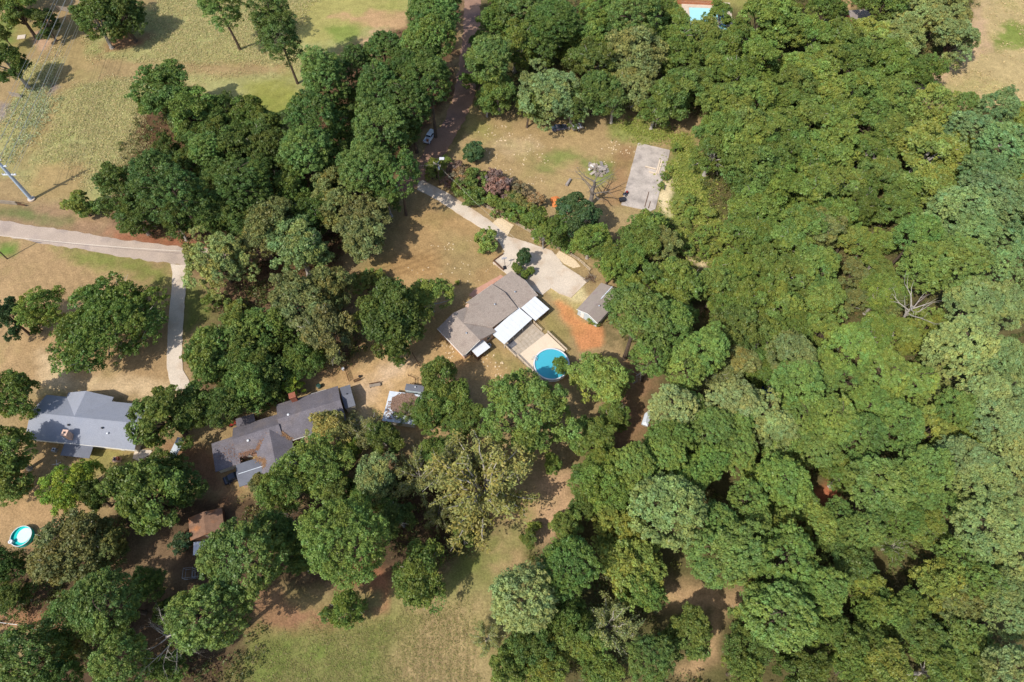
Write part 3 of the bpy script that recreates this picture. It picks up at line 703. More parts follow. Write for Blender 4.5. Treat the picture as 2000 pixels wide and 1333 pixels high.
flat_roof(p, -1.95, 1.9, -1.4, 1.35, 2.3, 2.5, 'y', 'white_metal')
posts(p, [(-1.8, -1.3), (1.75, -1.3), (0, -1.3)], 2.2, 'wood_brown')
MB().box(-1.75, -.2, -1.1, .55, 0, 1.7).build('cabinet', 'wood_brown', p)
ac_unit(A(-4.5, -11.6, 0), AA, 'grey air conditioner between the lean-to and the long white patio roof')

# flagstone patio behind, each stone its own piece
p = empty('flagstone_patio', A(3, -15), AA, 'grey-tan flagstone patio between the long white patio roof and the pool deck', 'patio')
MB().box(-4.45, 4.5, -3.1, 5.4, -.1, .06).build('bed', 'mortar', p)
rg = random.Random(5)
nx, ny = 9, 7
gp = {}
for i in range(nx + 1):
    for j in range(ny + 1):
        gp[i, j] = (-4.4 + 8.85 * i / nx + (rg.uniform(-.3, .3) if 0 < i < nx else 0), -3.05 + 8.4 * j / ny + (rg.uniform(-.32, .32) if 0 < j < ny else 0))
for i in range(nx):
    for j in range(ny):
        q = [Vector(gp[i, j]), Vector(gp[i + 1, j]), Vector(gp[i + 1, j + 1]), Vector(gp[i, j + 1])]
        if rg.random() < .35: q.insert(2, q[1].lerp(q[2], .5) + Vector((rg.uniform(-.15, .0), 0)))
        c = sum(q, Vector((0, 0))) / len(q)
        q = [tuple(c + (v - c) * (1 - .09)) for v in q]
        MB().prism(q, .0, .085 + rg.uniform(0, .02)).build('stone', 'flagstone', p)
b = MB().box(-1.2, 1.2, -.8, .8, 0, .03).build('outdoor_mat', 'slate_mat', None, loc=A(-.4, -14.8, .115)); b.rotation_euler = (0, 0, AA)
tag(b, 'dark grey mat lying on the flagstone patio', 'mat')

# pool deck with its fence
dk = empty('pool_deck', A(3.1, -21.5), AA, 'pale wooden pool deck with rail fence round the big blue pool', 'deck')
pc = (2.78 - 3.1, -25.2 + 21.5)
def deck_poly():
    # the deck wraps the upper part of the round pool
    pts = [(-4.6, 3.3), (4.8, 3.3), (4.8, -3.0)]
    a0, a1 = math.atan2(-3.0 - pc[1], 4.8 - pc[0]), PI + .35
    for i in range(25):
        t = a0 + (a1 - a0) * i / 24
        r_ = 4.18 if i not in (0,) else 4.18
        pts.append((pc[0] + r_ * math.cos(t), pc[1] + r_ * math.sin(t)))
    pts += [(-4.6, -5.4)]
    return pts
MB().prism(deck_poly(), .55, .7).build('platform', 'deck_board', dk)
MB().box(-4.5, 4.7, 3.06, 3.14, 0, .54).build('skirt', 'wood_grey', dk)
MB().box(-4.62, -4.5, -5.3, 3.2, 0, .54).build('skirt', 'wood_grey', dk)
MB().box(4.7, 4.82, -3.0, 3.2, 0, .54).build('skirt', 'wood_grey', dk)
for xx, ya, yb in ((-4.72, -5.6, 3.3), (4.94, -3.4, 3.3)):
    for i in range(5):
        y = ya + (yb - ya) * i / 4
        MB().box(xx - .05, xx + .05, y - .05, y + .05, 0, 1.65).build('post', 'wood_grey', dk)
    for z in (1.0, 1.3, 1.6): MB().box(xx - .07, xx + .07, ya, yb, z, z + .06).build('rail', 'wood_pale', dk)
for xx, ya, yb in ((-4.72, 3.6, 8.2), (4.94, 4.6, 8.2)):
    pass
fe = empty('rail_fence', A(7.6, -15.2), AA, 'short white-capped rail fence at the right side of the flagstone patio', 'fence')
for y in (-1.5, 0, 1.5): MB().box(-.06, .06, y - .06, y + .06, 0, 1.1).build('post', 'wood_pale', fe)
for z in (.35, .7, 1.05): MB().box(-.05, .05, -1.6, 1.6, z, z + .07).build('rail', 'wood_pale', fe)
fe = empty('rail_fence', A(-1.75, -15.9), AA, 'short rail fence at the left side of the flagstone patio', 'fence')
for y in (-2.1, -.7, .7, 2.1): MB().box(-.06, .06, y - .06, y + .06, 0, 1.0).build('post', 'wood_pale', fe)
for z in (.3, .6, .92): MB().box(-.05, .05, -2.2, 2.2, z, z + .07).build('rail', 'wood_pale', fe)

pl = empty('swimming_pool', A(2.78, -25.2), AA, 'big round blue above-ground pool beside the tan-roofed house', 'swimming pool')
MB().ring(3.95, 4.0, 0, 1.3, 64).build('wall', 'white_metal', pl)
MB().ring(3.86, 4.16, 1.29, 1.36, 64).build('rim', 'white_metal', pl)
MB().ring(3.90, 3.945, .1, 1.28, 64).build('liner', 'pool_liner', pl)
MB().prism([(3.89 * math.cos(2 * PI * i / 64), 3.89 * math.sin(2 * PI * i / 64)) for i in range(64)], .0, .15).build('floor', 'pool_liner', pl)
MB().prism([(3.885 * math.cos(2 * PI * i / 64), 3.885 * math.sin(2 * PI * i / 64)) for i in range(64)], .5, 1.12).build('water', 'pool_water', pl)
ld_ = MB()
for s in (-.3, .3):
    ld_.tube([(s, .9, .72), (s, .75, 1.9), (s, .45, 2.15), (s, .1, 2.1), (s, -.25, 1.7), (s, -.45, .4)], .045, 6)
lo = ld_.build('ladder', 'white_metal', pl)
for i in range(3): MB().tube([(-.3, -.28 - .06 * i, 1.5 - .33 * i), (.3, -.28 - .06 * i, 1.5 - .33 * i)], .05, 6).build('rung', 'white_metal', lo)
lo.location = (-1.9, 3.35, 0); lo.rotation_euler = (0, 0, R(28))

# ---- grey shed right of it
SA = R(50.5)
sc_ = A(22.4, -21, 0)
h = empty('shed', sc_, SA, 'light blue shed with grey shingle gable roof under the pines', 'shed')
gwalls(h, -5, 5, -3.1, 3.1, 2.4, 3.6, 'x', 'siding_blue', .25)
gable(h, -5, 5, -3.1, 3.1, 2.4, 3.6, 'x', 'shingle_shed')
MB().box(.4, 5.0, -.1, .1, 3.6, 3.66).build('ridge_vent', 'galv_roof', h)
for x, y in ((2.6, -1.0), (-1.4, -.8)): vent(h, x, y, 3.25)
door(h, -4.75, 1.5, .9, '-x'); window(h, -4.75, -.8, 1.1, 1.9, .7, '-x'); window(h, 0, 2.85, 1.1, 1.9, .9, '+y')
fascia(h, (-5.03, -3.1, 2.34), (-5.03, 0, 3.52), .1); fascia(h, (-5.03, 3.1, 2.34), (-5.03, 0, 3.52), .1)

# ---- blue-grey house at the left
DO, DA = Vector((-104.15, 55.15, 0)), R(-6.2)
def D(x, y, z=0):
    c, s = math.cos(DA), math.sin(DA)
    return Vector((DO.x + x * c - y * s, DO.y + x * s + y * c, z))
h = empty('house', DO, DA, 'house with blue-grey shingle roof and brick chimney at the left', 'house')
gwalls(h, -.4, 24, 0, 10.4, 2.6, 4.7, 'x', 'siding_cream')
gable(h, -.4, 24, 0, 10.4, 2.6, 4.7, 'x', 'shingle_blue')
gwalls(h, 4.2, 14.6, 5.0, 11.45, 2.6, 4.62, 'y', 'siding_cream', .4)
gable(h, 4.2, 14.6, 5.0, 11.45, 2.6, 4.62, 'y', 'shingle_blue')
p = flat_roof(h, 8.4, 14.8, -2.7, .1, 2.1, 2.5, 'y', 'shingle_slate', 'porch_roof')
posts(h, [(8.6, -2.5), (11.6, -2.5), (14.6, -2.5)], 2.05, 'wood_brown')
MB().box(9.15, 10.15, .6, 1.75, 0, 5.5).box(9.05, 10.25, .5, 1.85, 5.5, 5.62).build('chimney', 'brick_pink', h)
MB().box(9.4, 9.9, .95, 1.4, 5.63, 5.66).build('flue', 'dark_metal', h)
for x, y, z, m_ in ((8.7, 3.4, 4.1, 'dark_metal'), (16.2, 3.5, 4.15, 'dark_metal'), (17.6, 2.6, 3.75, 'white_metal')): vent(h, x, y, z, m_, .17, .35)
fascia(h, (-.4, -.06, 2.5), (24, -.06, 2.5), .1)
for x in (2.4, 6.2, 17.2, 21.5): window(h, x, .45, 1, 2.1, 1.4, '-y')
door(h, 12.4, .45, 1.8, '-y', 'glass'); door(h, 20, .45, .9, '-y')
for x in (6.6, 11.6): window(h, x, 11.05, 1, 2.1, 1.6, '+y')
for x in (1.8, 17, 20.6): window(h, x, 9.95, 1, 2.1, 1.4, '+y')
for y in (2.8, 7.5): window(h, 23.55, y, 1, 2.1, 1.2, '+x')
ac_unit(D(5.4, -1.2), DA, 'white air conditioner against the lower wall of the blue-grey house')
t = empty('fire_pit', D(19.7, -1.8), 0, 'small brick barbecue beside the lower wall of the blue-grey house', 'barbecue')
MB().box(-.8, .8, -.5, .5, 0, .75).build('hearth', 'brick_pink', t, .03); MB().box(-.55, -.05, -.35, .35, .75, .8).build('grate', 'dark_metal', t); MB().box(.3, .75, -.4, .3, .75, 1.5).build('stack', 'brick_red', t)
t = empty('clothes_airer', G(120, 912), .3, 'white four-armed clothes airer on the lawn below the blue-grey house', 'clothes airer')
MB().tube([(0, 0, 0), (0, 0, 1.9)], .04, 6).build('pole', 'white_metal', t)
for i in range(4):
    a = PI / 2 * i
    MB().tube([(0, 0, 1.75), (math.cos(a) * .9, math.sin(a) * .9, 1.95)], .035, 5).build('arm', 'white_metal', t)

# ---- plum-roofed house in the middle left
EO, EA = Vector((-51.86, 63.17, 0)), R(19.6)
def E_(x, y, z=0):
    c, s = math.cos(EA), math.sin(EA)
    return Vector((EO.x + x * c - y * s, EO.y + x * s + y * c, z))
h = empty('house', EO, EA, 'rambling house with dark plum-grey roof and several wings', 'house')
gwalls(h, -.2, 13.65, -9.45, 0, 2.6, 4.75, 'x', 'brick_pink')
gable(h, -.1, 13.65, -9.45, 0, 2.6, 4.75, 'x', 'shingle_plum')
gwalls(h, -9.9, .2, -9.6, -2.4, 2.62, 4.4, 'x', 'brick_pink')
gable(h, -9.9, .0, -9.6, -2.4, 2.62, 4.62, 'x', 'shingle_plum')
gwalls(h, -6.0, 1.6, -15.7, -6, 2.6, 4.5, 'y', 'brick_pink')
gable(h, -6.0, 1.6, -15.7, -5.6, 2.6, 4.5, 'y', 'shingle_plum')
MB().box(-14.5, -10.1, -10.6, -4.7, 0, 2.1).build('annex_wall', 'siding_cream', h)
flat_roof(h, -14.9, -9.6, -11, -4.3, 2.25, 2.5, 'x', 'shingle_plum', 'annex_roof', .12)
gwalls(h, -10.6, -4.9, -16, -10.9, 2.4, 3.1, 'x', 'brick_pink')
gable(h, -10.6, -4.3, -16, -10.9, 2.4, 3.1, 'x', 'shingle_slate', 'annex_roof')
MB().box(-10.2, -4.5, -13.52, -13.38, 3.1, 3.15).build('ridge_cap', 'galv_roof', h)
flat_roof(h, -9.2, -5.2, -2.9, -.2, 2.45, 2.2, 'y', 'shingle_plum', 'porch_roof', .1)
posts(h, [(-9, -.4), (-5.4, -.4)], 2.1, 'wood_brown')
MB().box(3.35, 4.6, -.9, .25, 0, 5.0).box(3.25, 4.7, -1, .35, 5.0, 5.15).build('chimney', 'brick_red', h)
for x, y, z in ((2.3, -4.4, 4.5), (-6.9, -7.2, 4.0)): vent(h, x, y, z, 'white_metal', .2, .35)
fascia(h, (1.6, -9.5, 2.5), (13.6, -9.5, 2.5), .1); fascia(h, (-6, -15.74, 2.5), (-2.2, -15.74, 4.4), .1); fascia(h, (1.6, -15.74, 2.5), (-2.2, -15.74, 4.4), .1)
fascia(h, (7.6, .05, 2.5), (11, .05, 2.5), .1)
for x in (4.5, 9.5): window(h, x, -9.0, 1, 2.1, 1.5, '-y')
for x in (1.6, 7, 11.5): window(h, x, -.45, 1, 2.1, 1.4, '+y')
window(h, -2.2, -15.25, 1, 2.1, 1.8, '-y'); door(h, -8, -9.15, .95, '-y', 'white_paint'); window(h, -14.5, -7.6, 1, 1.8, 1.2, '-x')
window(h, 13.2, -6.4, 1, 2.1, 1.2, '+x')
litter(h, [(-5.8, -9.3, 0), (-3.4, -6.4, 0)], .2, 420, (156, 118, 84), 1, zfun=lambda x, y: np.maximum(2.62 + (y + 9.6) * .5, 2.6 + (3.8 - np.abs(x + 2.2)) * .5) + .02)
litter(h, [(1.5, -9.3, 0), (-.6, -6.9, 0)], .2, 300, (156, 120, 88), 2, zfun=lambda x, y: np.maximum(2.6 + (y + 9.45) * .52, 2.6 + (3.8 - np.abs(x + 2.2)) * .5) + .02)
litter(h, [(-9.5, -9.3, 0), (-6.2, -9.3, 0)], .25, 350, (150, 116, 90), 3, zfun=lambda x, y: 2.62 + np.clip(y + 9.6, 0, 4) * .5 + .02)
litter(h, [(-13.5, -8, 0), (-10.5, -7, 0), (-10.5, -10, 0)], .8, 130, (140, 108, 88), 4, zfun=lambda x, y: 2.25 + (x + 14.9) * .047 + .01)
litter(h, [(-6.3, -11.2, 0), (-4.6, -12.4, 0), (-4.9, -13.6, 0)], .3, 350, (156, 118, 86), 5, zfun=lambda x, y: np.maximum(3.1 - np.abs(y + 13.45) * .275, 2.6 + (3.8 - np.abs(x + 2.2)) * .5) + .02)

h = empty('shed', E_(15.1, -3.3), EA, 'small dark-roofed outbuilding touching the right end of the plum-roofed house', 'shed')
gwalls(h, -1.15, 1.15, -2.75, 2.7, 2.6, 3.5, 'x', 'siding_cream', .15)
gable(h, -1.15, 1.2, -2.75, 2.7, 2.6, 3.5, 'x', 'shingle_slate'); vent(h, .1, .1, 3.45, 'dark_metal', .12, .3); window(h, 1.0, .2, 1.2, 2.0, 1.0, '+x')

# ---- flat shed with leaf-littered metal roof
FO = Vector((-27.3, 66.5, 0)); FA = R(-8.2)
h = empty('shed', FO, FA, 'flat pale metal-roofed shed half covered in brown leaf litter', 'shed')
MB().box(.3, 7.0, -6.9, -.3, 0, 2.4).build('wall', 'siding_cream', h)
for i in range(7):
    flat_roof(h, i * 1.045, i * 1.045 + 1.035, -7.2, 0, 2.45, 2.6, 'y', 'galv_roof', 'roof_sheet', .06)
rr = np.random.default_rng(9); n_ = 5200
pts = rr.uniform([.3, -6.6], [7.2, .0], (n_ * 3, 2))
c_ = np.array([4.4, -2.7]); rad = np.hypot((pts[:, 0] - c_[0]) / 3.4, (pts[:, 1] - c_[1]) / 2.8) + .35 * (fbm(pts[:, 0] * 3, pts[:, 1] * 3, 2.0) - .5)
k_ = (rad < .98) | ((rr.random(len(pts)) < .12) & (pts[:, 0] < 3) & (pts[:, 1] < -2.5))
pts = pts[k_][:n_]
C_ = np.column_stack([pts, 2.62 + (pts[:, 1]) * .0208 + rr.random(len(pts)) * .08])
N_ = np.column_stack([rr.normal(0, .35, (len(pts), 2)), np.ones(len(pts))])
V_, F_ = cards(C_, N_, rr.uniform(.1, .2, len(pts)), rr, .6)
cl_ = np.array(lin((150, 122, 104))) * rr.uniform(.6, 1.35, (len(pts), 1))
obj('leaf_litter', np_mesh('leaf_litter', V_, F_, np.repeat(cl_, 4, 0)), 'litter', h, kind='stuff')
door(h, .3, -3, .9, '-x')
h = empty('shed', Vector((-21.9, 67.1, 0)), FA, 'little dark grey shed butting onto the leaf-littered flat shed', 'shed')
MB().box(-1.9, 1.9, -.6, .95, 0, 2.2).build('wall', 'siding_blue', h)
flat_roof(h, -2.05, 2.1, -.58, 1.1, 2.45, 2.25, 'y', 'shingle_slate', 'roof', .1); vent(h, .2, .4, 2.4, 'white_metal', .13, .3)

# ---- brown shed at the lower left
a_, b_ = G(372, 1040, 2.3), G(434, 1008, 2.3)
h = empty('shed', ((a_ + b_) / 2).xy.to_3d(), math.atan2(b_.y - a_.y, b_.x - a_.x) * .6, 'small shed with rusty brown roof among the pines at the lower left', 'shed')
gwalls(h, -3.4, 3.3, -2.4, 2.4, 2.3, 3.1, 'y', 'wood_brown', .2)
gable(h, -3.4, 3.3, -2.4, 2.4, 2.3, 3.1, 'y', 'shingle_rust')
door(h, 0, -2.2, 1.2, '-y', 'wood_grey')
g_ = G(392, 1070, 2)
p = empty('lean_to', (g_.x, g_.y, 0), .15, 'rusty corrugated lean-to roof below the small brown shed', 'lean-to')
for i in range(5): flat_roof(p, -1.4 + i * .56, -1.4 + i * .56 + .55, -1.3, 1.2, 1.95, 2.2, 'y', 'galvanised', 'roof_sheet', .04)
posts(p, [(-1.2, -1.1), (1.2, -1.1), (-1.2, 1), (1.2, 1)], 1.88, 'wood_grey')

# ---- buildings peeping out at the top edge
h = empty('shed', G(1672, 45), .1, 'red-walled outbuilding with white roof edge among treetops at the top', 'shed')
MB().box(-3.2, 3.2, -2.2, 2.2, 0, 2.7).build('wall', 'brick_red', h); flat_roof(h, -3.4, 3.4, -2.4, 2.4, 2.75, 3.0, 'y', 'shingle_shed'); fascia(h, (-3.4, -2.42, 2.68), (3.4, -2.42, 2.68), .3); door(h, .6, -2.2, .9, '-y'); window(h, -1.6, -2.2, 1, 2, 1.1, '-y')

# ---- rectangular pool at the top
g0 = G(1378, 30)
pl = empty('swimming_pool', g0, R(-4), 'rectangular turquoise pool with white surround at the top edge', 'swimming pool')
MB().box(-7.5, 8.5, 3.6, 7, -.1, .12).box(-7.5, -5.2, -7, 3.6, -.1, .12).box(6.2, 8.5, -7, 3.6, -.1, .12).box(-7.5, 8.5, -9, -7, -.1, .12).build('surround', 'concrete', pl)
MB().box(-5.2, 6.2, -7, 3.6, -.05, .02).build('floor', 'pool_cover', pl)
MB().box(-5.19, 6.19, -6.99, 3.59, .02, .06).build('water', 'pool_pale', pl)
fe = empty('board_fence', G(1365, 10), R(-4), 'orange-brown board fence behind the rectangular pool at the top', 'fence')
for i in range(44): MB().box(-7.5 + i * .34, -7.2 + i * .34, -.03, .03, .05, 1.7).build('board', 'wood_orange', fe)
for z in (.4, 1.3): MB().box(-7.5, 7.5, .035, .1, z, z + .1).build('rail', 'wood_orange', fe)

# ---- small round pool at the left
g0 = G(47, 1050)
pl = empty('swimming_pool', g0, 0, 'small round pool with pale cover on the lawn at the left', 'swimming pool')
MB().ring(2.0, 2.06, 0, 1.05, 48).build('wall', 'pool_liner_aqua', pl); MB().ring(1.97, 2.09, 1.05, 1.1, 48).build('rim', 'white_metal', pl)
MB().prism([(1.99 * math.cos(2 * PI * i / 48), 1.99 * math.sin(2 * PI * i / 48)) for i in range(48)], .02, .62).build('water', 'pool_liner_aqua', pl)
MB().prism([(.3 + 1.35 * math.cos(2 * PI * i / 48), .25 + 1.5 * math.sin(2 * PI * i / 48)) for i in range(48)], .62, .66).build('cover', 'pool_cover', pl)
MB().tube([(-1.5, -1.2, 0), (-1.5, -1.2, 1.35)], .38, 14).ring(.2, .42, 1.35, 1.42, 14, -1.5, -1.2).build('skimmer', 'white_metal', pl)
# ------------------------------------------------------------------ trees: a few grown shapes, each placed many times
def unit(r, n, zmin=-1.0):
    z = r.uniform(zmin, 1, n); t = r.uniform(0, 2 * PI, n); q = np.sqrt(1 - z * z)
    return np.stack([q * np.cos(t), q * np.sin(t), z], 1)

def lumps(r, D, k=9, amp=.22, sharp=7):
    """uneven outline: bulges and dents by direction"""
    e = np.ones(len(D))
    for c in unit(r, k, -.3):
        e += r.uniform(-.8, 1) * amp * np.exp(sharp * ((D @ c) - 1))
    return e

def leaf_cols(r, n, var=.22, warm=.12, idx=None):
    b = r.uniform(1 - var, 1 + var, n)
    w_ = r.uniform(-warm, warm, n)
    return np.stack([b * (1 + w_), b, b * (1 - w_ * .8)], 1)

def tuft_cloud(r, centres, rads, per, size, up=.35, flat=.75, jit=.55, asp=.6, var=.2):
    """leaf cards on small clumps"""
    m = len(centres)
    C0 = np.repeat(centres, per, 0); R0 = np.repeat(rads, per)
    D = unit(r, m * per, -.75)
    D[:, 2] += up; D /= np.linalg.norm(D, axis=1, keepdims=True)
    P = C0 + D * (R0 * r.uniform(.55, 1.05, m * per))[:, None] * np.array([1, 1, flat])
    N = D + r.normal(0, jit, D.shape)
    V, F = cards(P, N, r.uniform(.65, 1.25, m * per) * size, r, asp)
    tc = leaf_cols(r, m, var, .10)
    col = np.repeat(tc, per, 0) * leaf_cols(r, m * per, .16, .06)
    return V, F, np.repeat(col, 4, 0)

def limb_path(a, b, r, sag=0.0, n=4):
    a, b = np.array(a, float), np.array(b, float)
    out = []
    for i in range(n + 1):
        t = i / n
        p = a * (1 - t) + b * t
        p[2] += (math.sin(t * PI) * sag)
        if 0 < i < n: p = p + r.normal(0, .06 * np.linalg.norm(b - a) / n * 2, 3)
        out.append(tuple(p))
    return out

PROTO = {}
def add_proto(key, R_, Hh, zc, crown, trunk, leafm='leaf', barkm='bark'):
    V, F, c = crown
    cm = np_mesh(key + '_crown', V, F, c); cm.materials.append(MATS[leafm])
    tm = trunk.mesh(key + '_trunk'); tm.materials.append(MATS[barkm])
    PROTO[key] = (R_, Hh, zc, cm, tm)

def grow_pine(key, seed, R_=6.0, Hh=22.0, crown_len=12.5, ntuft=560, per=34, lean=0, rt=(.4, .78), size=.22, f0=.5, rugged=.2):
    r = np.random.default_rng(seed)
    zc = Hh - crown_len * .52
    D = unit(r, ntuft, -.62); k3 = ntuft // 3; D[:k3] = unit(r, k3, .45)
    e = lumps(r, D, 26, rugged * 1.15, 16) * lumps(r, D, 7, rugged * .7, 5)
    f = r.uniform(f0, 1, ntuft) ** .45
    P = D * (e * f)[:, None] * np.array([R_, R_, crown_len * .5])
    P[:, 2] += zc
    rads = r.uniform(rt[0], rt[1], ntuft) * (R_ / 6) ** .5
    V, F, c = tuft_cloud(r, P, rads, per, size, .45, .72)
    bc = leaf_cols(r, 26, .14, .1); K = unit(r, 26, -.4); near = np.argmax(D @ K.T, 1)
    cr = (V, F, c * np.repeat(bc[near], per * 4, 0))
    t = MB()
    tr = (.035 * Hh * .55 if crown_len < 15 else .3)
    t.tube([(0, 0, -.2), (0, 0, Hh * .12), (r.normal(0, .15), r.normal(0, .15), Hh * .45), (r.normal(0, .2), r.normal(0, .2), zc), (0, 0, Hh - crown_len * .15)], [tr * 1.25, tr, tr * .8, tr * .55, tr * .12], 7)
    for i in r.choice(ntuft, 16, replace=False):
        p = P[i]; z0 = max(zc - crown_len * .42, p[2] - r.uniform(.8, 2.2))
        t.tube(limb_path((0, 0, z0), p, r, .3), [tr * .3, tr * .26, tr * .2, tr * .14, tr * .07], 4)
    add_proto(key, R_, Hh, zc, cr, t)

def grow_oak(key, seed, R_=6.0, Hh=14.0, nl=44, nc=17, per=26, size=.24, crown_len=None, lobe=.34, rugged=.26, barkm='bark', up=.3, clump=(.4, .8), fill=1.0):
    r = np.random.default_rng(seed)
    cl = crown_len or Hh * .86
    zc = Hh - cl * .5
    D = unit(r, nl, -.72); D[:nl // 3] = unit(r, nl // 3, .45); e = lumps(r, D, 9, rugged, 5) * r.uniform(.86, 1.16, nl)
    f = r.uniform(.45, .8, nl)
    L = D * (e * f)[:, None] * np.array([R_, R_, cl * .5]); L[:, 2] += zc
    lr = r.uniform(.75, 1.2, nl) * lobe * R_
    D2 = unit(r, nl * nc, -.6)
    out = np.repeat(D, nc, 0) * .7 + np.array([0, 0, .35])
    D2 = D2 + out * .8; D2 /= np.linalg.norm(D2, axis=1, keepdims=True)
    CP = np.repeat(L, nc, 0) + D2 * (np.repeat(lr, nc) * r.uniform(.7, 1.08, nl * nc))[:, None] * np.array([1, 1, .8])
    k = r.random(len(CP)) < fill
    CP = CP[k]
    V, F, c = tuft_cloud(r, CP, r.uniform(clump[0], clump[1], len(CP)), per, size, up, .7, .6, .62)
    lc = np.repeat(leaf_cols(r, nl, .18, .13), nc, 0)[k]
    cr = (V, F, c * np.repeat(lc, per * 4, 0))
    t = MB(); tr = .032 * Hh + .08
    zt = zc - cl * .28
    t.tube([(0, 0, -.2), (0, 0, .5), (r.normal(0, .15), r.normal(0, .15), zt), (r.normal(0, .3), r.normal(0, .3), zc + cl * .2)], [tr * 1.4, tr, tr * .8, tr * .25], 7)
    for i in r.choice(nl, min(nl, 12), replace=False):
        t.tube(limb_path((0, 0, zt * r.uniform(.85, 1.1)), (L[i] - [0, 0, zc]) * (1.28 if i % 3 == 0 else 1.0) + [0, 0, zc], r, .4), [tr * .45, tr * .36, tr * .28, tr * .18, tr * .08], 5)
    if barkm == 'bark_pale':      # dead twigs showing through the top of the crown
        for i in r.choice(nl, 7, replace=False):
            d = D[i] * [1, 1, .8] + [0, 0, .25]; p = L[i] - d * .5
            for q in range(3):
                d2 = d + r.normal(0, .4, 3); tip = p + d2 / np.linalg.norm(d2) * lr[i] * r.uniform(1.2, 1.7)
                t.tube(limb_path(p, tip, r, .1, 3), [.09, .07, .05, .03], 3, False)
    add_proto(key, R_, Hh, zc, cr, t, barkm=barkm)

def grow_feather(key, seed, R_=7.0, Hh=13.0, nb=22, nt=15, per=26, size=.26, droop=.35, barkm='bark_pale'):
    """open crown: arching limbs carrying hanging sprays of small leaves, limbs show through"""
    r = np.random.default_rng(seed)
    zc = Hh * .62; t = MB(); tr = .03 * Hh + .05
    t.tube([(0, 0, -.2), (0, 0, Hh * .2), (.2, .1, Hh * .4)], [tr * 1.2, tr, tr * .8], 7)
    cen, axis = [], []
    for b in range(nb):
        a = 2 * PI * (b * .381966) + r.normal(0, .2)
        el = r.uniform(.15, 1.25); ln = R_ * r.uniform(.7, 1.1)
        tip = np.array([math.cos(a) * math.cos(el) * ln * 1.05, math.sin(a) * math.cos(el) * ln * 1.05, Hh * .36 + math.sin(el) * Hh * .62])
        path = limb_path((0.15, .1, Hh * .3), tip, r, .9, 5)
        t.tube(path, [tr * .5, tr * .4, tr * .3, tr * .22, tr * .14, tr * .06], 5)
        for k in range(nt):
            q = r.uniform(.3, 1.05); i = min(int(q * 5), 4)
            p = np.array(path[i]) * (1 - (q * 5 - i)) + np.array(path[i + 1]) * (q * 5 - i)
            d = np.array([math.cos(a + r.normal(0, 1.0)), math.sin(a + r.normal(0, 1.0)), r.uniform(-droop * 1.6, .35)]); d /= np.linalg.norm(d)
            L = r.uniform(.8, 1.9)
            if k % 3 == 0: t.tube([tuple(p), tuple(p + d * L)], [tr * .07, tr * .03], 3, False)
            s = r.random(per)[:, None]
            cen.append(p + d * L * s + r.normal(0, .28, (per, 3)) - np.array([0, 0, droop]) * s * s * L); axis.append(np.tile(d, (per, 1)))
    C = np.concatenate(cen)
    N = r.normal(0, .7, C.shape) + np.array([0, 0, .6])
    V, F = cards(C, N, r.uniform(.6, 1.2, len(C)) * size, r, .42)
    col = np.repeat(leaf_cols(r, len(cen), .2, .12), per, 0) * leaf_cols(r, len(C), .2, .08)
    add_proto(key, R_, Hh, zc, (V, F, np.repeat(col, 4, 0)), t, barkm=barkm)

for i in range(7): grow_pine('pine%d' % (i if i < 5 else i + 1), 11 + i, rugged=(.14, .2, .1, .22, .16, .24, .2)[i], crown_len=(12.5, 11, 13, 10, 12, 11, 10)[i])
grow_pine('pine5', 41, R_=6.0, Hh=20, crown_len=9.0, ntuft=400, rugged=.3)
grow_pine('bigpine0', 61, R_=8.0, Hh=24, crown_len=13.0, ntuft=950, per=34, size=.21, rt=(.4, .75), rugged=.16)
grow_pine('bigpine1', 62, R_=8.0, Hh=24, crown_len=12.0, ntuft=950, per=34, size=.21, rt=(.4, .75), rugged=.2)
grow_pine('tallpine0', 71, R_=4.6, Hh=27, crown_len=21.0, ntuft=420, per=44, f0=.25, rugged=.35, rt=(.55, 1.1))
grow_pine('tallpine1', 72, R_=4.6, Hh=27, crown_len=19.0, ntuft=330, per=44, f0=.2, rugged=.4, rt=(.55, 1.0))
for i in range(8): grow_oak('oak%d' % i, 101 + i, lobe=(.34, .28, .36, .3, .34, .26, .24, .3)[i], rugged=(.26, .4, .24, .34, .42, .34, .45, .3)[i], size=(.24, .22, .26, .24, .21, .23, .25, .22)[i], barkm=('bark', 'bark_pale')[i % 2])
grow_oak('bigoak0', 131, R_=9.5, Hh=16, nl=64, nc=22, per=28, lobe=.24, rugged=.25)
grow_oak('bigoak1', 132, R_=9.5, Hh=16, nl=56, nc=24, per=28, lobe=.26, rugged=.3)
grow_oak('hugeoak', 141, R_=13, Hh=16, nl=110, nc=22, per=26, lobe=.2, rugged=.16, fill=.9, barkm='bark_pale')
for i in range(3): grow_feather('feather%d' % i, 151 + i, droop=(.35, .6, .3)[i], nb=(26, 28, 22)[i], nt=15)
for i in range(3): grow_oak('shrub%d' % i, 171 + i, R_=2.2, Hh=3.2, nl=16, nc=8, per=24, size=.16, crown_len=2.9, lobe=.36, clump=(.25, .42))
grow_oak('denseoak', 181, R_=7.0, Hh=14, nl=70, nc=16, per=30, lobe=.24, rugged=.12, up=.2)
grow_oak('cone', 191, R_=2.2, Hh=4.6, nl=44, nc=9, per=22, size=.16, crown_len=4.5, lobe=.27, rugged=.06, clump=(.25, .4))

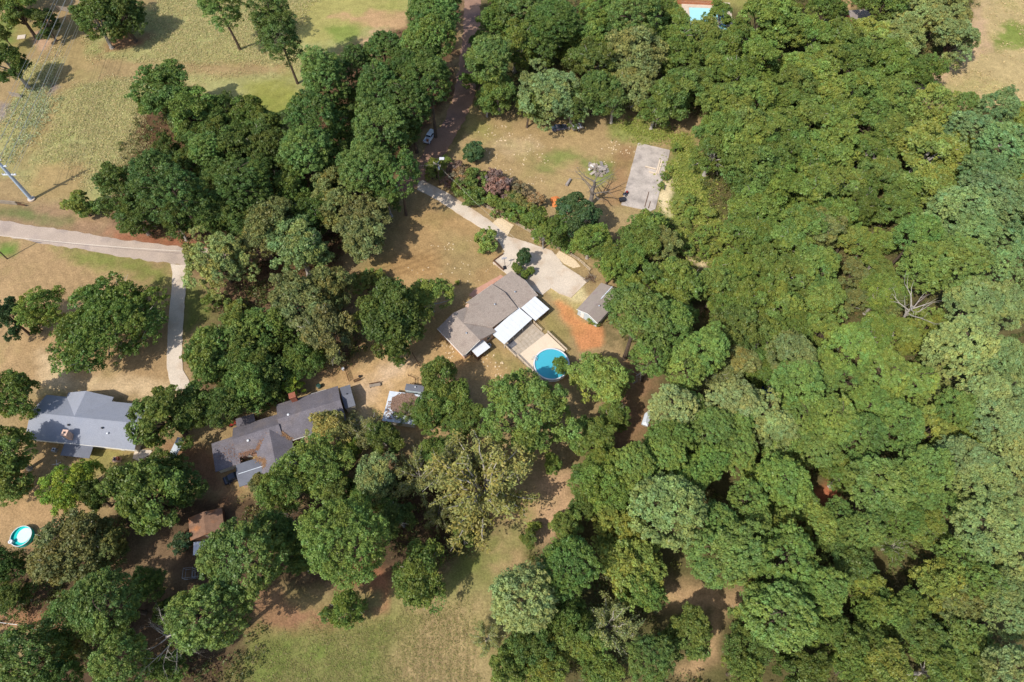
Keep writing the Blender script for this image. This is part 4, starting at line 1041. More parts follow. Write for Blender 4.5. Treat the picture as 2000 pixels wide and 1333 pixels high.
GREEN = {  # leaf colours as grown
    'd': (100, 119, 52), 'm': (114, 133, 57), 'b': (126, 144, 62), 'y': (132, 145, 62), 'g': (146, 155, 86),
    't': (126, 146, 82), 'o': (128, 132, 72), 'r': (150, 130, 92), 'p': (158, 124, 106), 'l': (146, 168, 56), 'k': (82, 108, 64), 'w': (154, 150, 78)}
CNAME = {'d': 'dark green', 'm': 'mid-green', 'b': 'bright green', 'y': 'yellowish green', 'g': 'pale grey-green', 't': 'bluish green', 'o': 'olive', 'r': 'reddish brown', 'p': 'pinkish', 'l': 'lime yellow', 'k': 'deep green', 'w': 'white-flecked green'}
TREES = []
trng = random.Random(77)
CNT = {}
def plant(px, py, rpx, kind, col, base=None, hs=None, proto=None, sx=1.0):
    """one tree or shrub whose crown centre shows at (px, py) with that radius in photograph pixels"""
    fam = {'P': 'pine', 'O': 'oak', 'F': 'feather', 'S': 'shrub', 'C': 'cone', 'T': 'tallpine', 'D': 'denseoak', 'H': 'hugeoak'}[kind]
    key = proto
    if key is None:
        rw = rpx * mpp(py, 12)
        if kind == 'P': keys = ['bigpine0', 'bigpine1'] if rw > 7.4 else ['pine%d' % i for i in range(8)]
        elif kind == 'O': keys = ['bigoak0', 'bigoak1'] if rw > 7.6 else ['oak%d' % i for i in range(8)]
        elif kind == 'F': keys = ['feather0', 'feather1', 'feather2']
        elif kind == 'S': keys = ['shrub0', 'shrub1', 'shrub2']
        elif kind == 'T': keys = ['tallpine0', 'tallpine1']
        elif kind == 'C': keys = ['cone']
        elif kind == 'D': keys = ['denseoak']
        else: keys = ['hugeoak']
        CNT[kind] = CNT.get(kind, 0) + 1
        key = keys[(CNT[kind] * 7 + trng.randrange(2)) % len(keys)]
    R0, H0, zc, cm, tm = PROTO[key]
    s = rpx * mpp(py, zc * .9) / R0 * (1.22 if kind == 'F' else 1)
    sz = (s ** .6 if kind in 'PO' else s) * trng.uniform(.84, 1.16) * (hs or 1)
    p = G(px, py, zc * sz)
    if base is not None:
        p = G(*base); sz = (hs or 1)
    name = {'P': 'pine_tree', 'T': 'pine_tree', 'O': 'leafy_tree', 'D': 'leafy_tree', 'H': 'leafy_tree', 'F': 'feathery_tree', 'S': 'shrub', 'C': 'conical_shrub'}[kind]
    e = bpy.data.objects.new(name, None); e.empty_display_size = .5
    e.location = (p.x, p.y, 0); ex = trng.uniform(.9, 1.14)
    e.rotation_euler = (trng.gauss(0, .045), trng.gauss(0, .045), trng.uniform(0, 2 * PI)); e.scale = (s * sx * ex, s / ex * 1.02, sz)
    COL.objects.link(e)
    tr = bpy.data.objects.new('trunk' if kind not in 'SC' else 'stem', tm); COL.objects.link(tr); tr.parent = e
    cr = bpy.data.objects.new('crown' if kind not in 'SC' else 'foliage', cm); COL.objects.link(cr); cr.parent = e
    c = np.array(lin(GREEN[col])) * trng.uniform(.86, 1.14) * np.array([trng.uniform(.92, 1.08), 1, trng.uniform(.9, 1.1)])
    c = c * 1.16
    c = c * .9 + c.mean() * .1 * np.array([1.02, 1.03, .92])
    if kind in 'PT': c *= np.array([.91, 1, 1.08])
    cr.color = (*c, 1)
    TREES.append((e, px, py, rpx, kind, col))
    return e

LIST = '''
O 20 -20 50 d;O 37 25 36 m;O 90 50 26 d;O 24 128 38 d;O 8 70 13 d;O 190 45 36 d;O 240 35 42 d;O 215 10 40 d
O 325 190 54 m;O 382 232 46 m;O 345 222 36 o;O 450 222 30 d;O 486 230 36 m;P 400 292 34 b;O 392 268 34 d;O 428 262 32 d;O 372 318 36 d;O 415 320 32 m;O 330 300 28 d;O 480 270 34 d;O 660 275 36 d;O 665 230 30 d;O 560 300 34 d;O 700 290 32 d;O 640 370 30 d;P 297 335 42 d;O 243 378 47 d;P 338 372 50 d;O 388 415 42 d;O 450 300 44 d;P 470 365 46 d;O 430 350 40 d;O 300 400 40 d;O 270 430 34 d;O 340 432 36 d;O 430 430 42 d;S 155 402 29 y;S 168 412 22 m
P 635 160 44 m;P 690 125 32 d;P 750 110 38 d;P 820 95 46 m;P 845 35 50 m;P 862 80 40 m;P 838 165 42 d;P 745 175 44 d;P 800 210 42 d;P 795 140 36 d;P 860 -15 42 d;P 608 230 48 d;P 600 290 47 m;P 736 250 54 m;O 787 262 36 d;P 730 325 50 m;P 777 340 40 m;O 668 390 68 o;O 720 425 46 o;O 755 385 34 m;O 523 300 46 d;O 517 245 34 d;O 567 370 42 d;O 535 440 50 o;O 520 345 42 d;O 650 330 40 d;O 600 420 42 d;O 480 420 44 d;O 690 200 34 d
O 980 30 46 m;P 955 118 44 m;O 973 180 46 m;O 935 142 32 m;O 938 90 26 d;O 950 200 26 m;O 1005 90 40 m
P 1020 15 46 d;P 1080 40 50 d;O 1175 35 50 m;P 1243 25 46 m;O 1287 27 32 m;O 1067 90 40 d;O 1160 78 36 m;O 1070 190 66 t;O 1030 215 26 m;O 1115 215 28 d;O 1155 130 48 d;O 1162 180 42 d;O 1246 112 52 o;O 1243 165 48 o;O 1210 60 38 d;O 1318 45 34 b;O 1368 75 40 y;O 1407 34 28 m;O 1304 85 40 m;O 1324 122 40 m;O 1412 96 40 m;O 1388 135 34 b;O 1314 190 50 m;O 1351 168 40 d;O 1445 80 30 d;O 1483 48 50 b;O 1480 130 42 m;O 1440 163 48 m;O 1405 212 50 m;O 1470 205 46 m;O 1450 240 46 m;O 1395 250 38 m;O 1420 255 46 m;O 1390 300 42 m;O 1456 287 50 m;O 1472 338 50 m;O 1462 388 36 d;O 1480 405 50 m;O 1110 90 36 d;O 1200 200 34 d;O 1280 215 32 d
O 1534 60 56 b;O 1520 5 42 b;O 1642 78 44 m;O 1610 20 34 d;O 1703 74 42 y;O 1777 45 54 g;O 1838 34 50 g;O 1858 80 40 g;O 1763 90 44 g;O 1730 130 44 m;O 1790 150 36 d;O 1669 115 44 m;O 1611 138 44 m;O 1561 135 48 b;O 1590 70 36 m;O 1720 10 40 d;O 1770 -10 44 g;O 1850 -10 40 g;O 1560 180 40 m;O 1520 200 46 m;O 1605 195 46 m;O 1660 180 42 m;O 1710 185 40 m
O 1515 260 48 m;O 1575 245 48 m;O 1640 235 46 m;O 1700 240 44 m;O 1750 200 42 m;O 1505 320 48 d;O 1565 310 50 m;O 1630 300 48 m;O 1690 300 42 m;O 1740 265 44 m;O 1520 385 50 m;O 1580 375 50 m;O 1640 365 46 m;O 1690 360 36 d;O 1730 340 38 m;O 1560 435 48 m;O 1620 430 46 m;O 1740 410 42 m;O 1680 410 36 d
O 1817 223 42 y;P 1881 212 26 m;P 1939 218 36 t;O 1985 245 36 y;P 1895 263 44 t;O 1804 300 54 y;O 1855 300 46 y;O 1820 362 58 y;P 1950 290 48 t;O 1972 350 30 y;P 1922 340 44 t;P 1932 398 56 t;P 1871 425 54 t;O 1770 370 40 m;P 1990 400 44 t
H 206 645 116 m;O 24 625 32 k;O 88 605 36 y;O 428 512 64 g;O 404 697 50 b;O 470 650 42 m;S 466 610 26 y;O 475 700 46 m;O 490 757 42 m;O 330 818 58 m;O 385 800 46 d;O 437 795 42 d;O 30 778 46 m;O 12 890 52 y;O 18 945 40 y;S 413 590 18 m;S 75 640 14 d
O 585 492 58 t;O 520 470 44 o;O 702 467 48 o;O 575 598 58 o;O 642 650 58 o;O 640 572 46 o;O 535 640 44 m;O 524 722 44 d;O 505 762 36 m;D 767 622 70 d;O 838 580 46 b;O 780 690 24 d;S 716 555 26 y;S 740 545 18 y;O 576 753 19 l;O 600 700 36 d;S 545 775 18 m;S 520 790 16 m
O 853 738 36 m;O 888 782 40 b;O 838 812 38 m;O 905 825 38 m;F 795 808 22 m;O 1028 808 84 b;O 648 838 42 w;F 712 848 42 o;O 692 879 19 l;O 750 862 38 d;O 845 880 30 m;S 660 900 24 y
P 1243 622 58 m;P 1304 643 44 b;P 1365 690 44 b;P 1272 693 38 m;P 1344 727 40 b;O 1290 570 60 m;O 1222 572 26 m;O 1174 750 52 b;O 1094 716 17 m;O 1162 857 46 m;O 1192 812 30 m
O 1090 450 28 m;O 1130 420 40 k;O 1152 470 34 m;O 1186 500 32 m;O 1220 508 34 m;O 1253 480 42 m;O 1292 482 32 o;O 1190 528 24 b;O 1044 435 26 m;O 1062 462 20 b;S 1110 480 20 b;S 1215 545 18 m;O 1266 440 34 m
S 905 345 26 r;S 930 360 28 m;S 955 350 24 p;S 975 372 28 p;S 1000 390 26 o;S 1018 375 22 r;S 1025 405 22 o;S 905 372 26 m;S 925 385 24 m;S 985 408 24 m;S 1005 420 24 m;S 890 330 18 p;S 1045 395 20 r;S 960 395 22 m;S 880 355 16 p
C 925 299 22 k;O 850 327 19 y;S 843 340 16 y;S 868 315 14 m;S 949 467 26 b;C 1012 528 9 m;C 1025 537 9 m;C 1037 529 9 m;C 1006 521 8 m;S 893 553 5 l;S 1155 625 10 b;S 1165 632 9 m
O 1340 565 48 m;O 1396 566 40 m;O 1432 525 38 m;O 1473 525 44 m;O 1439 643 48 d;O 1473 600 44 m;O 1420 600 36 m;O 1439 708 44 o;F 1398 740 36 o;O 1480 460 44 m;O 1455 455 36 m;S 1330 410 16 y;S 1360 470 18 y;S 1340 490 16 b;S 1400 490 18 y;S 1375 495 14 b;S 1320 465 14 y;S 1425 470 18 y;S 1345 390 12 b;S 1350 415 15 b;S 1385 420 18 y;S 1400 450 16 b;S 1300 440 14 b;S 1320 290 12 b;S 1308 330 10 b;S 1297 345 9 b;S 1292 365 8 b;S 1340 440 14 y;S 1375 455 16 y
P 1318 795 45 g;P 1298 845 38 m;P 1442 780 44 g;P 1388 845 42 b;P 1435 822 38 b;P 1486 811 40 g;P 1294 876 36 b;P 1439 872 42 b;O 1345 870 36 m;P 1355 790 26 b
O 1545 470 46 m;O 1600 455 44 o;O 1530 540 46 m;O 1590 530 48 m;O 1530 600 44 m;O 1600 590 44 m;O 1650 470 28 y;O 1715 545 28 m;O 1732 562 26 b;O 1742 600 24 o;O 1698 562 26 y;O 1752 575 22 m;O 1690 478 28 m;O 1670 540 28 o;O 1702 520 28 m;O 1665 590 28 o;O 1712 585 30 m;O 1722 470 26 b;O 1495 650 40 m;O 1545 640 38 m
P 1810 520 44 b;P 1860 520 50 b;P 1885 462 48 t;P 1790 455 40 m;P 1945 460 44 t;P 1975 520 44 t;P 1900 595 50 g;P 1960 600 44 g;O 1995 450 40 d;O 1785 655 50 y;O 1702 650 42 m;O 1600 650 38 y;P 1660 685 42 b;P 1550 690 46 o;P 1600 720 38 b;P 1565 755 48 b;P 1640 740 40 b;P 1730 730 48 b;P 1770 760 40 y;P 1690 790 42 b;F 1840 775 36 g;P 1880 680 56 g;P 1950 690 44 g;P 1910 765 44 g;P 1975 745 44 g;P 1945 815 44 g;P 1560 820 42 b;P 1620 820 44 b;P 1680 850 46 m;P 1750 830 48 b;O 1810 840 42 y;O 1870 850 44 y;P 1990 850 44 g;P 1510 830 42 g;O 1530 885 42 y;P 1590 880 38 b;O 1500 720 40 m;O 1835 700 30 m;P 1860 800 36 b
O 140 965 46 l;O 165 935 34 l;O 188 972 30 d;O 282 968 74 m;O 368 950 36 d;O 325 920 36 d;O 146 1076 68 o;O 206 1072 40 o;O 14 1100 32 d;O 20 1170 34 d;P 129 1196 54 m;P 207 1172 60 m;P 476 1084 73 m;P 420 1196 66 b;P 54 1288 66 m;O 140 1272 40 o;P 252 1290 52 b;O 325 1312 34 m;S 353 1063 22 k;P 525 1040 40 d;P 110 1330 40 d
O 622 912 58 m;O 562 955 44 m;O 517 955 28 o;O 731 938 46 g;F 816 924 48 o;P 684 1050 78 b;O 722 975 34 m;O 823 1118 60 m;O 677 1186 36 b;F 948 945 92 w;F 890 905 42 o;O 1078 905 20 m;O 1032 1052 18 m;S 1045 1030 16 y;O 290 1150 32 d;O 335 1190 30 d;O 562 1062 34 d;O 592 1104 30 d;O 780 1012 36 d;O 905 1050 22 m;F 949 1247 28 g;F 860 1000 30 o;S 640 1200 16 m;S 700 1200 18 m;O 660 960 36 d
P 1102 1118 56 m;P 1024 1168 62 g;O 1190 965 48 m;O 1150 942 38 m;O 1140 990 28 d;P 1238 914 40 b;P 1306 900 40 b;P 1316 1006 70 g;O 1211 1043 46 y;O 1231 1100 58 y;O 1250 1148 38 m;O 1105 1030 32 y;P 1408 1026 42 b;P 1418 1100 64 b;P 1452 965 36 b;P 1391 907 36 b;O 1340 1240 50 m;O 1112 1206 42 d;F 1187 1220 54 g;O 1102 1250 42 y;O 1153 1262 40 m;O 1034 1268 48 d;O 1058 1312 44 y;P 1262 1300 46 d;O 1177 1318 36 y;O 998 1310 40 m;O 1464 1222 44 m;O 1466 1281 44 d;O 1440 1312 36 m;O 1486 1176 40 m;O 1180 900 32 m;P 1270 960 30 m;P 1360 940 34 b
P 1721 955 62 b;P 1918 941 54 g;P 1928 1040 62 g;O 1615 1036 46 y;P 1540 1090 58 b;P 1527 1210 64 b;P 1612 1162 42 b;O 1653 1094 48 d;F 1745 1062 32 m;O 1812 1033 40 y;O 1697 1152 36 y;O 1823 1138 46 y;O 1867 1182 48 o;O 1711 1195 40 m;O 1772 1196 38 d;O 1779 1236 48 d;O 1874 1266 58 m;O 1721 1305 54 y;P 1970 1206 42 g;P 1959 1159 36 g;P 1970 1290 50 g;O 1568 1306 48 d;P 1976 1118 36 g;P 1880 1090 40 b;P 1908 1130 36 b;O 1700 1254 38 m;P 1527 924 48 b;O 1551 978 40 m;O 1513 1025 38 y;O 1646 930 40 m;P 1800 907 44 b;P 1874 897 44 g;P 1970 900 48 g;P 1480 1020 34 b;O 1640 1250 40 m;P 1800 970 40 b;P 1985 980 36 g;O 1820 1310 46 m;O 1900 1322 40 d;O 1480 930 34 b;P 1640 1000 28 m;P 1470 1090 36 m;O 1580 1230 36 m;O 1660 1310 40 m;P 1560 1150 36 m;P 1680 1030 36 m;P 1760 1010 34 m;P 1860 990 32 b
'''
for ln in LIST.split('\n'):
    for it in ln.split(';'):
        q = it.split()
        if len(q) == 5: plant(float(q[1]), float(q[2]), float(q[3]), q[0], q[4])
plant(1023, 503, 15, 'C', 'k', hs=1.75)
# the two lone pines in the field and a pair with bare trunks
plant(437, 42, 40, 'T', 'm', base=(469, 97), hs=.98, proto='tallpine1')
plant(533, 78, 40, 'T', 'd', base=(581, 163), hs=1.02, proto='tallpine0')
plant(640, 170, 36, 'T', 'm', base=(664, 240), hs=.85, proto='tallpine1')

# ------------------------------------------------------------------ undergrowth of the woods and rough grass
def under_stuff():
    r = np.random.default_rng(21)
    polys = [(0, 10500), (1, 1500), (2, 1300), (3, 600)]
    Cs, cols = [], []
    for k, n in polys:
        w_ = np.array(W(SOIL[k][0]))
        w_[:, 0] = np.clip(w_[:, 0], -170, 175); w_[:, 1] = np.clip(w_[:, 1], 2, 215)
        P = r.uniform(w_.min(0), w_.max(0), (n * 3, 2))
        d = pip(P, w_)
        P = P[(d > 1) & (fbm(P[:, 0], P[:, 1], 9) > .4)][:n]
        Cs.append(P)
    P = np.concatenate(Cs)
    # keep bare clearings and the paved ways free
    keep = np.ones(len(P), bool)
    for poly in ([(1190, 700), (1260, 690), (1290, 740), (1260, 900), (1190, 900)], [(1290, 1100), (1480, 1130), (1480, 1210), (1420, 1320), (1290, 1333), (1280, 1200)], [(1550, 940), (1650, 930), (1650, 1000), (1560, 1030)], [(1300, -20), (1480, -20), (1480, 50), (1300, 50)], [(230, 1020), (470, 960), (480, 1120), (330, 1180), (240, 1180)], [(480, 1100), (800, 1080), (800, 1200), (480, 1230)], ROAD + ROADB, [(1000, 900), (1125, 900), (1125, 1080), (1000, 1080)]):
        keep &= pip(P, W(poly)) < .5
    P = P[keep]
    n = len(P); rad = r.uniform(.5, 1.4, n)
    cen = np.column_stack([P, rad * .55])
    per = 17
    V, F, c = tuft_cloud(r, cen, rad, per, .25, .4, .8, .6, .6, .3)
    base = np.array([lin((104, 114, 60)), lin((116, 120, 64)), lin((126, 114, 76)), lin((94, 104, 58))])[r.integers(0, 4, n)]
    c = c * np.repeat(base, per * 4, 0)
    o = obj('undergrowth', np_mesh('undergrowth', V, F, c), 'leaf', kind='stuff')
    o.color = (1, 1, 1, 1)
    tag(o, 'low brush and saplings covering the wood floor under the trees', 'undergrowth')
under_stuff()

def grass_stuff(name, label, poly, n, rgbs, hgt, holes, seed, thr=.42, wd=.22):
    """tall rough grass: upright blades in small tussocks"""
    r = np.random.default_rng(seed)
    w_ = np.array(W(poly))
    P = r.uniform(w_.min(0), w_.max(0), (n * 3, 2))
    d = pip(P, w_) + (fbm(P[:, 0], P[:, 1], 4) - .5) * 7 + r.normal(0, 1.6, len(P)) - 1
    k = (d > .5) & (fbm(P[:, 0] + 50, P[:, 1], 3.5) + r.normal(0, .09, len(P)) > thr)
    for hpoly in holes: k &= pip(P, W(hpoly)) + (fbm(P[:, 0], P[:, 1] + 9, 3) - .5) * 5 + r.normal(0, 1.5, len(P)) < 0
    P = P[k][:n]; m = len(P); per = 3
    h_ = hgt * r.uniform(.5, 1.3, m)
    C = np.column_stack([np.repeat(P, per, 0) + r.normal(0, wd * .8, (m * per, 2)), np.repeat(h_ * .45, per)])
    N = np.column_stack([r.normal(0, 1, (m * per, 2)), r.uniform(.6, 1.8, m * per)])
    V, F = cards(C, N, np.repeat(h_ * .5, per) * r.uniform(.6, 1.2, m * per), r, .45)
    base = np.array([lin(c) for c in rgbs])[r.integers(0, len(rgbs), m)]
    col = np.repeat(base * r.uniform(.75, 1.25, (m, 1)), per * 4, 0)
    o = obj(name, np_mesh(name, V, F, col), 'leaf', kind='stuff'); o.color = (1, 1, 1, 1)
    tag(o, label, 'grass')
FIELD = [(60, 130), (170, 50), (400, -30), (640, -30), (560, 100), (640, 110), (560, 150), (330, 155), (280, 220), (300, 300), (220, 370), (100, 390), (10, 320), (0, 230)]
HOLES = [SOIL[5][0], SOIL[6][0], SOIL[7][0], SOIL[12][0], SOIL[13][0], [(150, -40), (300, -40), (300, 110), (180, 110)]]
grass_stuff('dry_grass', 'tall straw-coloured grass of the field at the upper left', FIELD, 52000, [(212, 198, 146), (200, 192, 136), (186, 184, 126), (214, 194, 144)], .34, HOLES, 31, .26)
grass_stuff('dry_grass', 'pale weedy grass round the edge of the upper left field', [(60, 160), (120, 150), (130, 190), (100, 230), (20, 320), (0, 300), (20, 210)], 1800, [(190, 196, 150), (172, 180, 128)], .5, [], 32)
grass_stuff('dry_grass', 'pale dry grass clumps of the field at the upper right', [(1800, 215), (1900, 100), (1930, -20), (2060, -20), (2060, 240), (1900, 210)], 3600, [(208, 188, 140), (186, 178, 120), (214, 190, 146)], .4, [[(1770, 190), (1900, 85), (1900, 20), (1920, 0), (1935, 90), (1850, 150), (1800, 210)]], 33, .52)
grass_stuff('green_scrub', 'green weeds and scrub right of the concrete slab', [(1310, 268), (1360, 258), (1400, 400), (1450, 480), (1410, 540), (1330, 520), (1300, 440), (1282, 420), (1292, 380)], 5200, [(138, 152, 70), (152, 162, 76), (166, 166, 86)], .6, [[(1296, 348), (1314, 350), (1308, 385), (1312, 425), (1292, 420), (1284, 390)]], 34, .36)
grass_stuff('meadow_grass', 'green and straw grass of the meadow at the bottom', [(500, 1230), (760, 1180), (940, 1160), (960, 1400), (440, 1400)], 16000, [(134, 142, 76), (150, 148, 90), (172, 154, 110)], .2, [], 35, .3)
grass_stuff('green_scrub', 'green weeds at the top edge of the lawn by the concrete slab', [(1180, 240), (1250, 225), (1330, 262), (1300, 285), (1240, 278), (1200, 262)], 1300, [(144, 156, 74), (158, 162, 82)], .5, [], 36, .4)
# ------------------------------------------------------------------ bare dead trees
def dead_tree(loc, hgt, spread, seed, label, m='bark_dead', nl=9, low=.35, tr=None, stub=False, lean=(0, 0), twigs=3, up=(.3, 1.1), thin=1.0):
    r = np.random.default_rng(seed)
    e = empty('dead_tree', loc, 0, label, 'dead tree')
    tr = tr or .03 * hgt
    top = np.array([lean[0], lean[1], hgt * .72])
    tp = limb_path((0, 0, -.2), top, r, 0, 5)
    MB().tube(tp, [tr * 1.35, tr, tr * .9, tr * .8, tr * .65, tr * .4], 8).build('trunk', m, e)
    def sub(p, d, L, rad, depth, mb):
        n = 4; path = [tuple(p)]; q = np.array(p, float); dd = np.array(d, float)
        for i in range(n):
            dd = dd + r.normal(0, .16, 3); dd[2] += .03; dd /= np.linalg.norm(dd)
            q = q + dd * L / n; path.append(tuple(q))
            if depth > 0 and i >= 1:
                for _ in range(1 if depth == 1 else 2):
                    d2 = dd + r.normal(0, .6, 3); d2 /= np.linalg.norm(d2)
                    sub(q, d2, L * r.uniform(.35, .6), rad * (1 - i / n) * .6, depth - 1, mb)
        mb.tube(path, [rad * (1 - .22 * i) for i in range(n + 1)], 5 if depth else 4, False)
    for b in range(nl):
        a = 2 * PI * b * .381966 + r.normal(0, .3); t = low + (1 - low) * (b + .5) / nl
        i = min(int(t * 5), 4); p = np.array(tp[i]) * (1 - (t * 5 - i)) + np.array(tp[i + 1]) * (t * 5 - i)
        el = r.uniform(*up)
        mb = MB()
        sub(p, (math.cos(a) * math.cos(el), math.sin(a) * math.cos(el), math.sin(el)), spread * r.uniform(.7, 1.1), tr * r.uniform(.35, .55) * thin, twigs, mb)
        mb.build('branch', m, e)
    return e
dead_tree(G(1154, 398), 12, 7.6, 5, 'bare grey dead tree standing alone on the lawn beside the rubble heap', nl=10, low=.4, tr=.6, twigs=1, thin=.7, up=(-.05, .75), m='bark_grey')
dead_tree(G(336, 1248, 12).xy.to_3d(), 20, 5.8, 8, 'bleached bare dead tree sprawling among pines at the lower left', nl=14, low=.62, tr=.3, twigs=2, thin=.95, up=(-.1, .6), m='bark_pale')
dead_tree(G(1772, 610, 12).xy.to_3d(), 20, 6.5, 13, 'bleached dead snag rising from the woods at the right', nl=8, low=.72, tr=.4, twigs=1, up=(.4, 1.2), m='bark_pale')
dead_tree(G(1238, 748), 13, 2.6, 14, 'thin bare dead trunk standing in the clearing right of the pool', nl=7, low=.3, tr=.2, twigs=1, up=(-.1, .5), lean=(1.6, -.5))
dead_tree(G(578, 1025), 7, 3.6, 15, 'grey leafless shrubby tree between two big pines at the bottom', nl=9, low=.3, tr=.12, twigs=2)
dead_tree(G(676, 1192), 6, 2.4, 16, 'white bare branches poking from the small tree in the bottom meadow', nl=5, low=.4, tr=.16, twigs=1, m='bark_pale')

# ------------------------------------------------------------------ pickup and other vehicles
def wheel(parent, x, y, r_=.38, wd=.24):
    w_ = MB().tube([(x, y - wd / 2, r_), (x, y + wd / 2, r_)], r_, 16).build('wheel', 'rubber', parent)
    s = 1 if y > 0 else -1
    MB().tube([(x, y + s * wd / 2, r_), (x, y + s * (wd / 2 + .015), r_)], r_ * .58, 12).build('rim', 'galvanised', w_)
    return w_

def pickup(loc, rz, label):
    e = empty('pickup_truck', loc, rz, label, 'pickup truck')
    # body: hood, cab base, bed with open top
    lower = [(-2.7, .5), (-2.72, .95), (-2.6, 1.08), (1.0, 1.12), (1.25, 1.1), (2.35, 1.0), (2.68, .85), (2.72, .5), (2.2, .36), (-2.4, .36)]
    hood = MB().extr([(.75, .36), (.75, 1.12), (1.25, 1.1), (2.35, 1.0), (2.68, .85), (2.72, .5), (2.2, .36)], .75, 2, 'x')
    b = MB()
    n = len(lower)
    b.add([(x, -.92, z) for x, z in [(.7, .36), (.7, 1.14), (1.3, 1.12), (2.4, 1.02), (2.7, .86), (2.74, .5), (2.3, .36)]] + [(x, .92, z) for x, z in [(.7, .36), (.7, 1.14), (1.3, 1.12), (2.4, 1.02), (2.7, .86), (2.74, .5), (2.3, .36)]],
          [tuple(range(7)), tuple(range(7, 14))[::-1]] + [(i, 7 + i, 7 + (i + 1) % 7, (i + 1) % 7) for i in range(7)])
    b.build('hood', 'car_white', e, .05)
    MB().box(-1.0, .72, -.94, .94, .36, 1.16).build('body', 'car_white', e, .04)
    c = MB()
    c.add([(-.98, -.86, 1.16), (1.0, -.86, 1.16), (1.0, .86, 1.16), (-.98, .86, 1.16), (-.78, -.7, 1.78), (.35, -.7, 1.8), (.35, .7, 1.8), (-.78, .7, 1.78)],
          [(0, 3, 2, 1), (4, 5, 6, 7), (0, 1, 5, 4), (1, 2, 6, 5), (2, 3, 7, 6), (3, 0, 4, 7)])
    cb = c.build('cab', 'car_white', e, .05)
    # glass slightly proud of the cab
    def pane(q): 
        nrm = (Vector(q[1]) - Vector(q[0])).cross(Vector(q[3]) - Vector(q[0])).normalized() * .012
        MB().add([Vector(p) + nrm for p in q] + [Vector(p) - nrm * .5 for p in q], [(0, 1, 2, 3), (7, 6, 5, 4), (0, 4, 5, 1), (1, 5, 6, 2), (2, 6, 7, 3), (3, 7, 4, 0)]).build('window', 'glass', cb)
    pane([(.94, -.76, 1.22), (.94, .76, 1.22), (.42, .62, 1.72), (.42, -.62, 1.72)])
    pane([(-.955, .74, 1.24), (-.955, -.74, 1.24), (-.81, -.62, 1.7), (-.81, .62, 1.7)])
    for s in (-1, 1):
        q = [(-.85, s * .845, 1.22), (.8, s * .845, 1.22), (.3, s * .72, 1.7), (-.72, s * .72, 1.7)]
        pane(q if s < 0 else q[::-1])
    bd = MB().box(-2.7, -1.02, -.92, -.76, .4, 1.14).box(-2.7, -1.02, .76, .92, .4, 1.14).box(-2.78, -2.71, -.92, .92, .4, 1.12).box(-2.7, -1.02, -.755, .755, .5, .58).build('bed', 'car_white', e)
    MB().box(-1.9, -1.5, -.3, .35, .59, .95).box(-2.5, -2.1, -.6, .1, .59, .8).build('cargo', 'wood_orange', e)
    MB().box(-2.86, -2.79, -.9, .9, .42, .62).box(2.75, 2.84, -.9, .9, .4, .6).build('bumper', 'dark_metal', e)
    for s in (-.7, .7):
        MB().box(2.705, 2.76, s - .16, s + .16, .66, .82).build('headlight', 'porcelain', e)
        MB().box(-2.8, -2.785, s * 1.15 - .08, s * 1.15 + .08, .75, 1.05).build('taillight', 'plastic_red', e)
        MB().box(.55, .75, s * 1.43 - .1, s * 1.43 + .1, 1.18, 1.34).build('mirror', 'plastic_black', e)
    for x in (-1.85, 1.75):
        for y in (-.84, .84): wheel(e, x, y)
    return e
def facing(a, b):
    p, q = G(*a), G(*b)
    return math.atan2(q.y - p.y, q.x - p.x)
pickup(G(840, 270), facing((834, 280), (848, 255)), 'white pickup truck parked on the brown dirt road')

def sedan(loc, rz, label, m, name='car'):
    e = empty(name, loc, rz, label, 'car')
    def hull(sec, y, nm, mm, bev=.05, par=e):
        k = len(sec)
        return MB().add([(x, -y, z) for x, z in sec] + [(x, y, z) for x, z in sec], [tuple(range(k)), tuple(range(k, 2 * k))[::-1]] + [(i, k + i, k + (i + 1) % k, (i + 1) % k) for i in range(k)]).build(nm, mm, par, bev)
    hull([(-2.2, .35), (-2.25, .8), (-2.0, .92), (1.1, .95), (2.1, .8), (2.25, .6), (2.2, .32)], .86, 'body', m)
    hull([(-1.7, .94), (-1.1, 1.4), (.2, 1.42), (1.0, .95)], .7, 'cabin', 'glass', .04)
    MB().box(-1.05, .2, -.6, .6, 1.425, 1.46).build('roof', m, e)
    for x in (-1.4, 1.4):
        for y in (-.78, .78): wheel(e, x, y, .32, .2)
    for s in (-.6, .6): MB().box(2.23, 2.28, s - .15, s + .15, .58, .7).build('headlight', 'porcelain', e)
    return e
sedan(G(1092, 253), .25, 'old dark blue car under the big bluish tree by the lawn', 'car_old')
sedan(E_(-11.8, -12.6), EA + .2, 'dark car parked below the lower left corner of the plum-roofed house', 'car_dark')

t = empty('trailer', G(1127, 252), .3, 'grey slatted utility trailer at the edge of the lawn under the trees', 'trailer')
MB().box(-1.7, 1.7, -1, 1, .6, .7).build('bed', 'wood_grey', t)
for i in range(7): MB().box(-1.65 + i * .48, -1.35 + i * .48, -1, 1, .95 + .02 * (i % 2), 1.02 + .02 * (i % 2)).build('slat', 'galv_roof' if i % 2 else 'wood_grey', t)
for y in (-.97, .97): MB().box(-1.7, 1.7, y - .03, y + .03, .71, .94).build('side', 'wood_grey', t)
MB().tube([(1.7, 0, .62), (2.7, 0, .5)], .05, 6).build('drawbar', 'dark_metal', t)
for y in (-1.12, 1.12): wheel(t, 0, y, .34, .2)

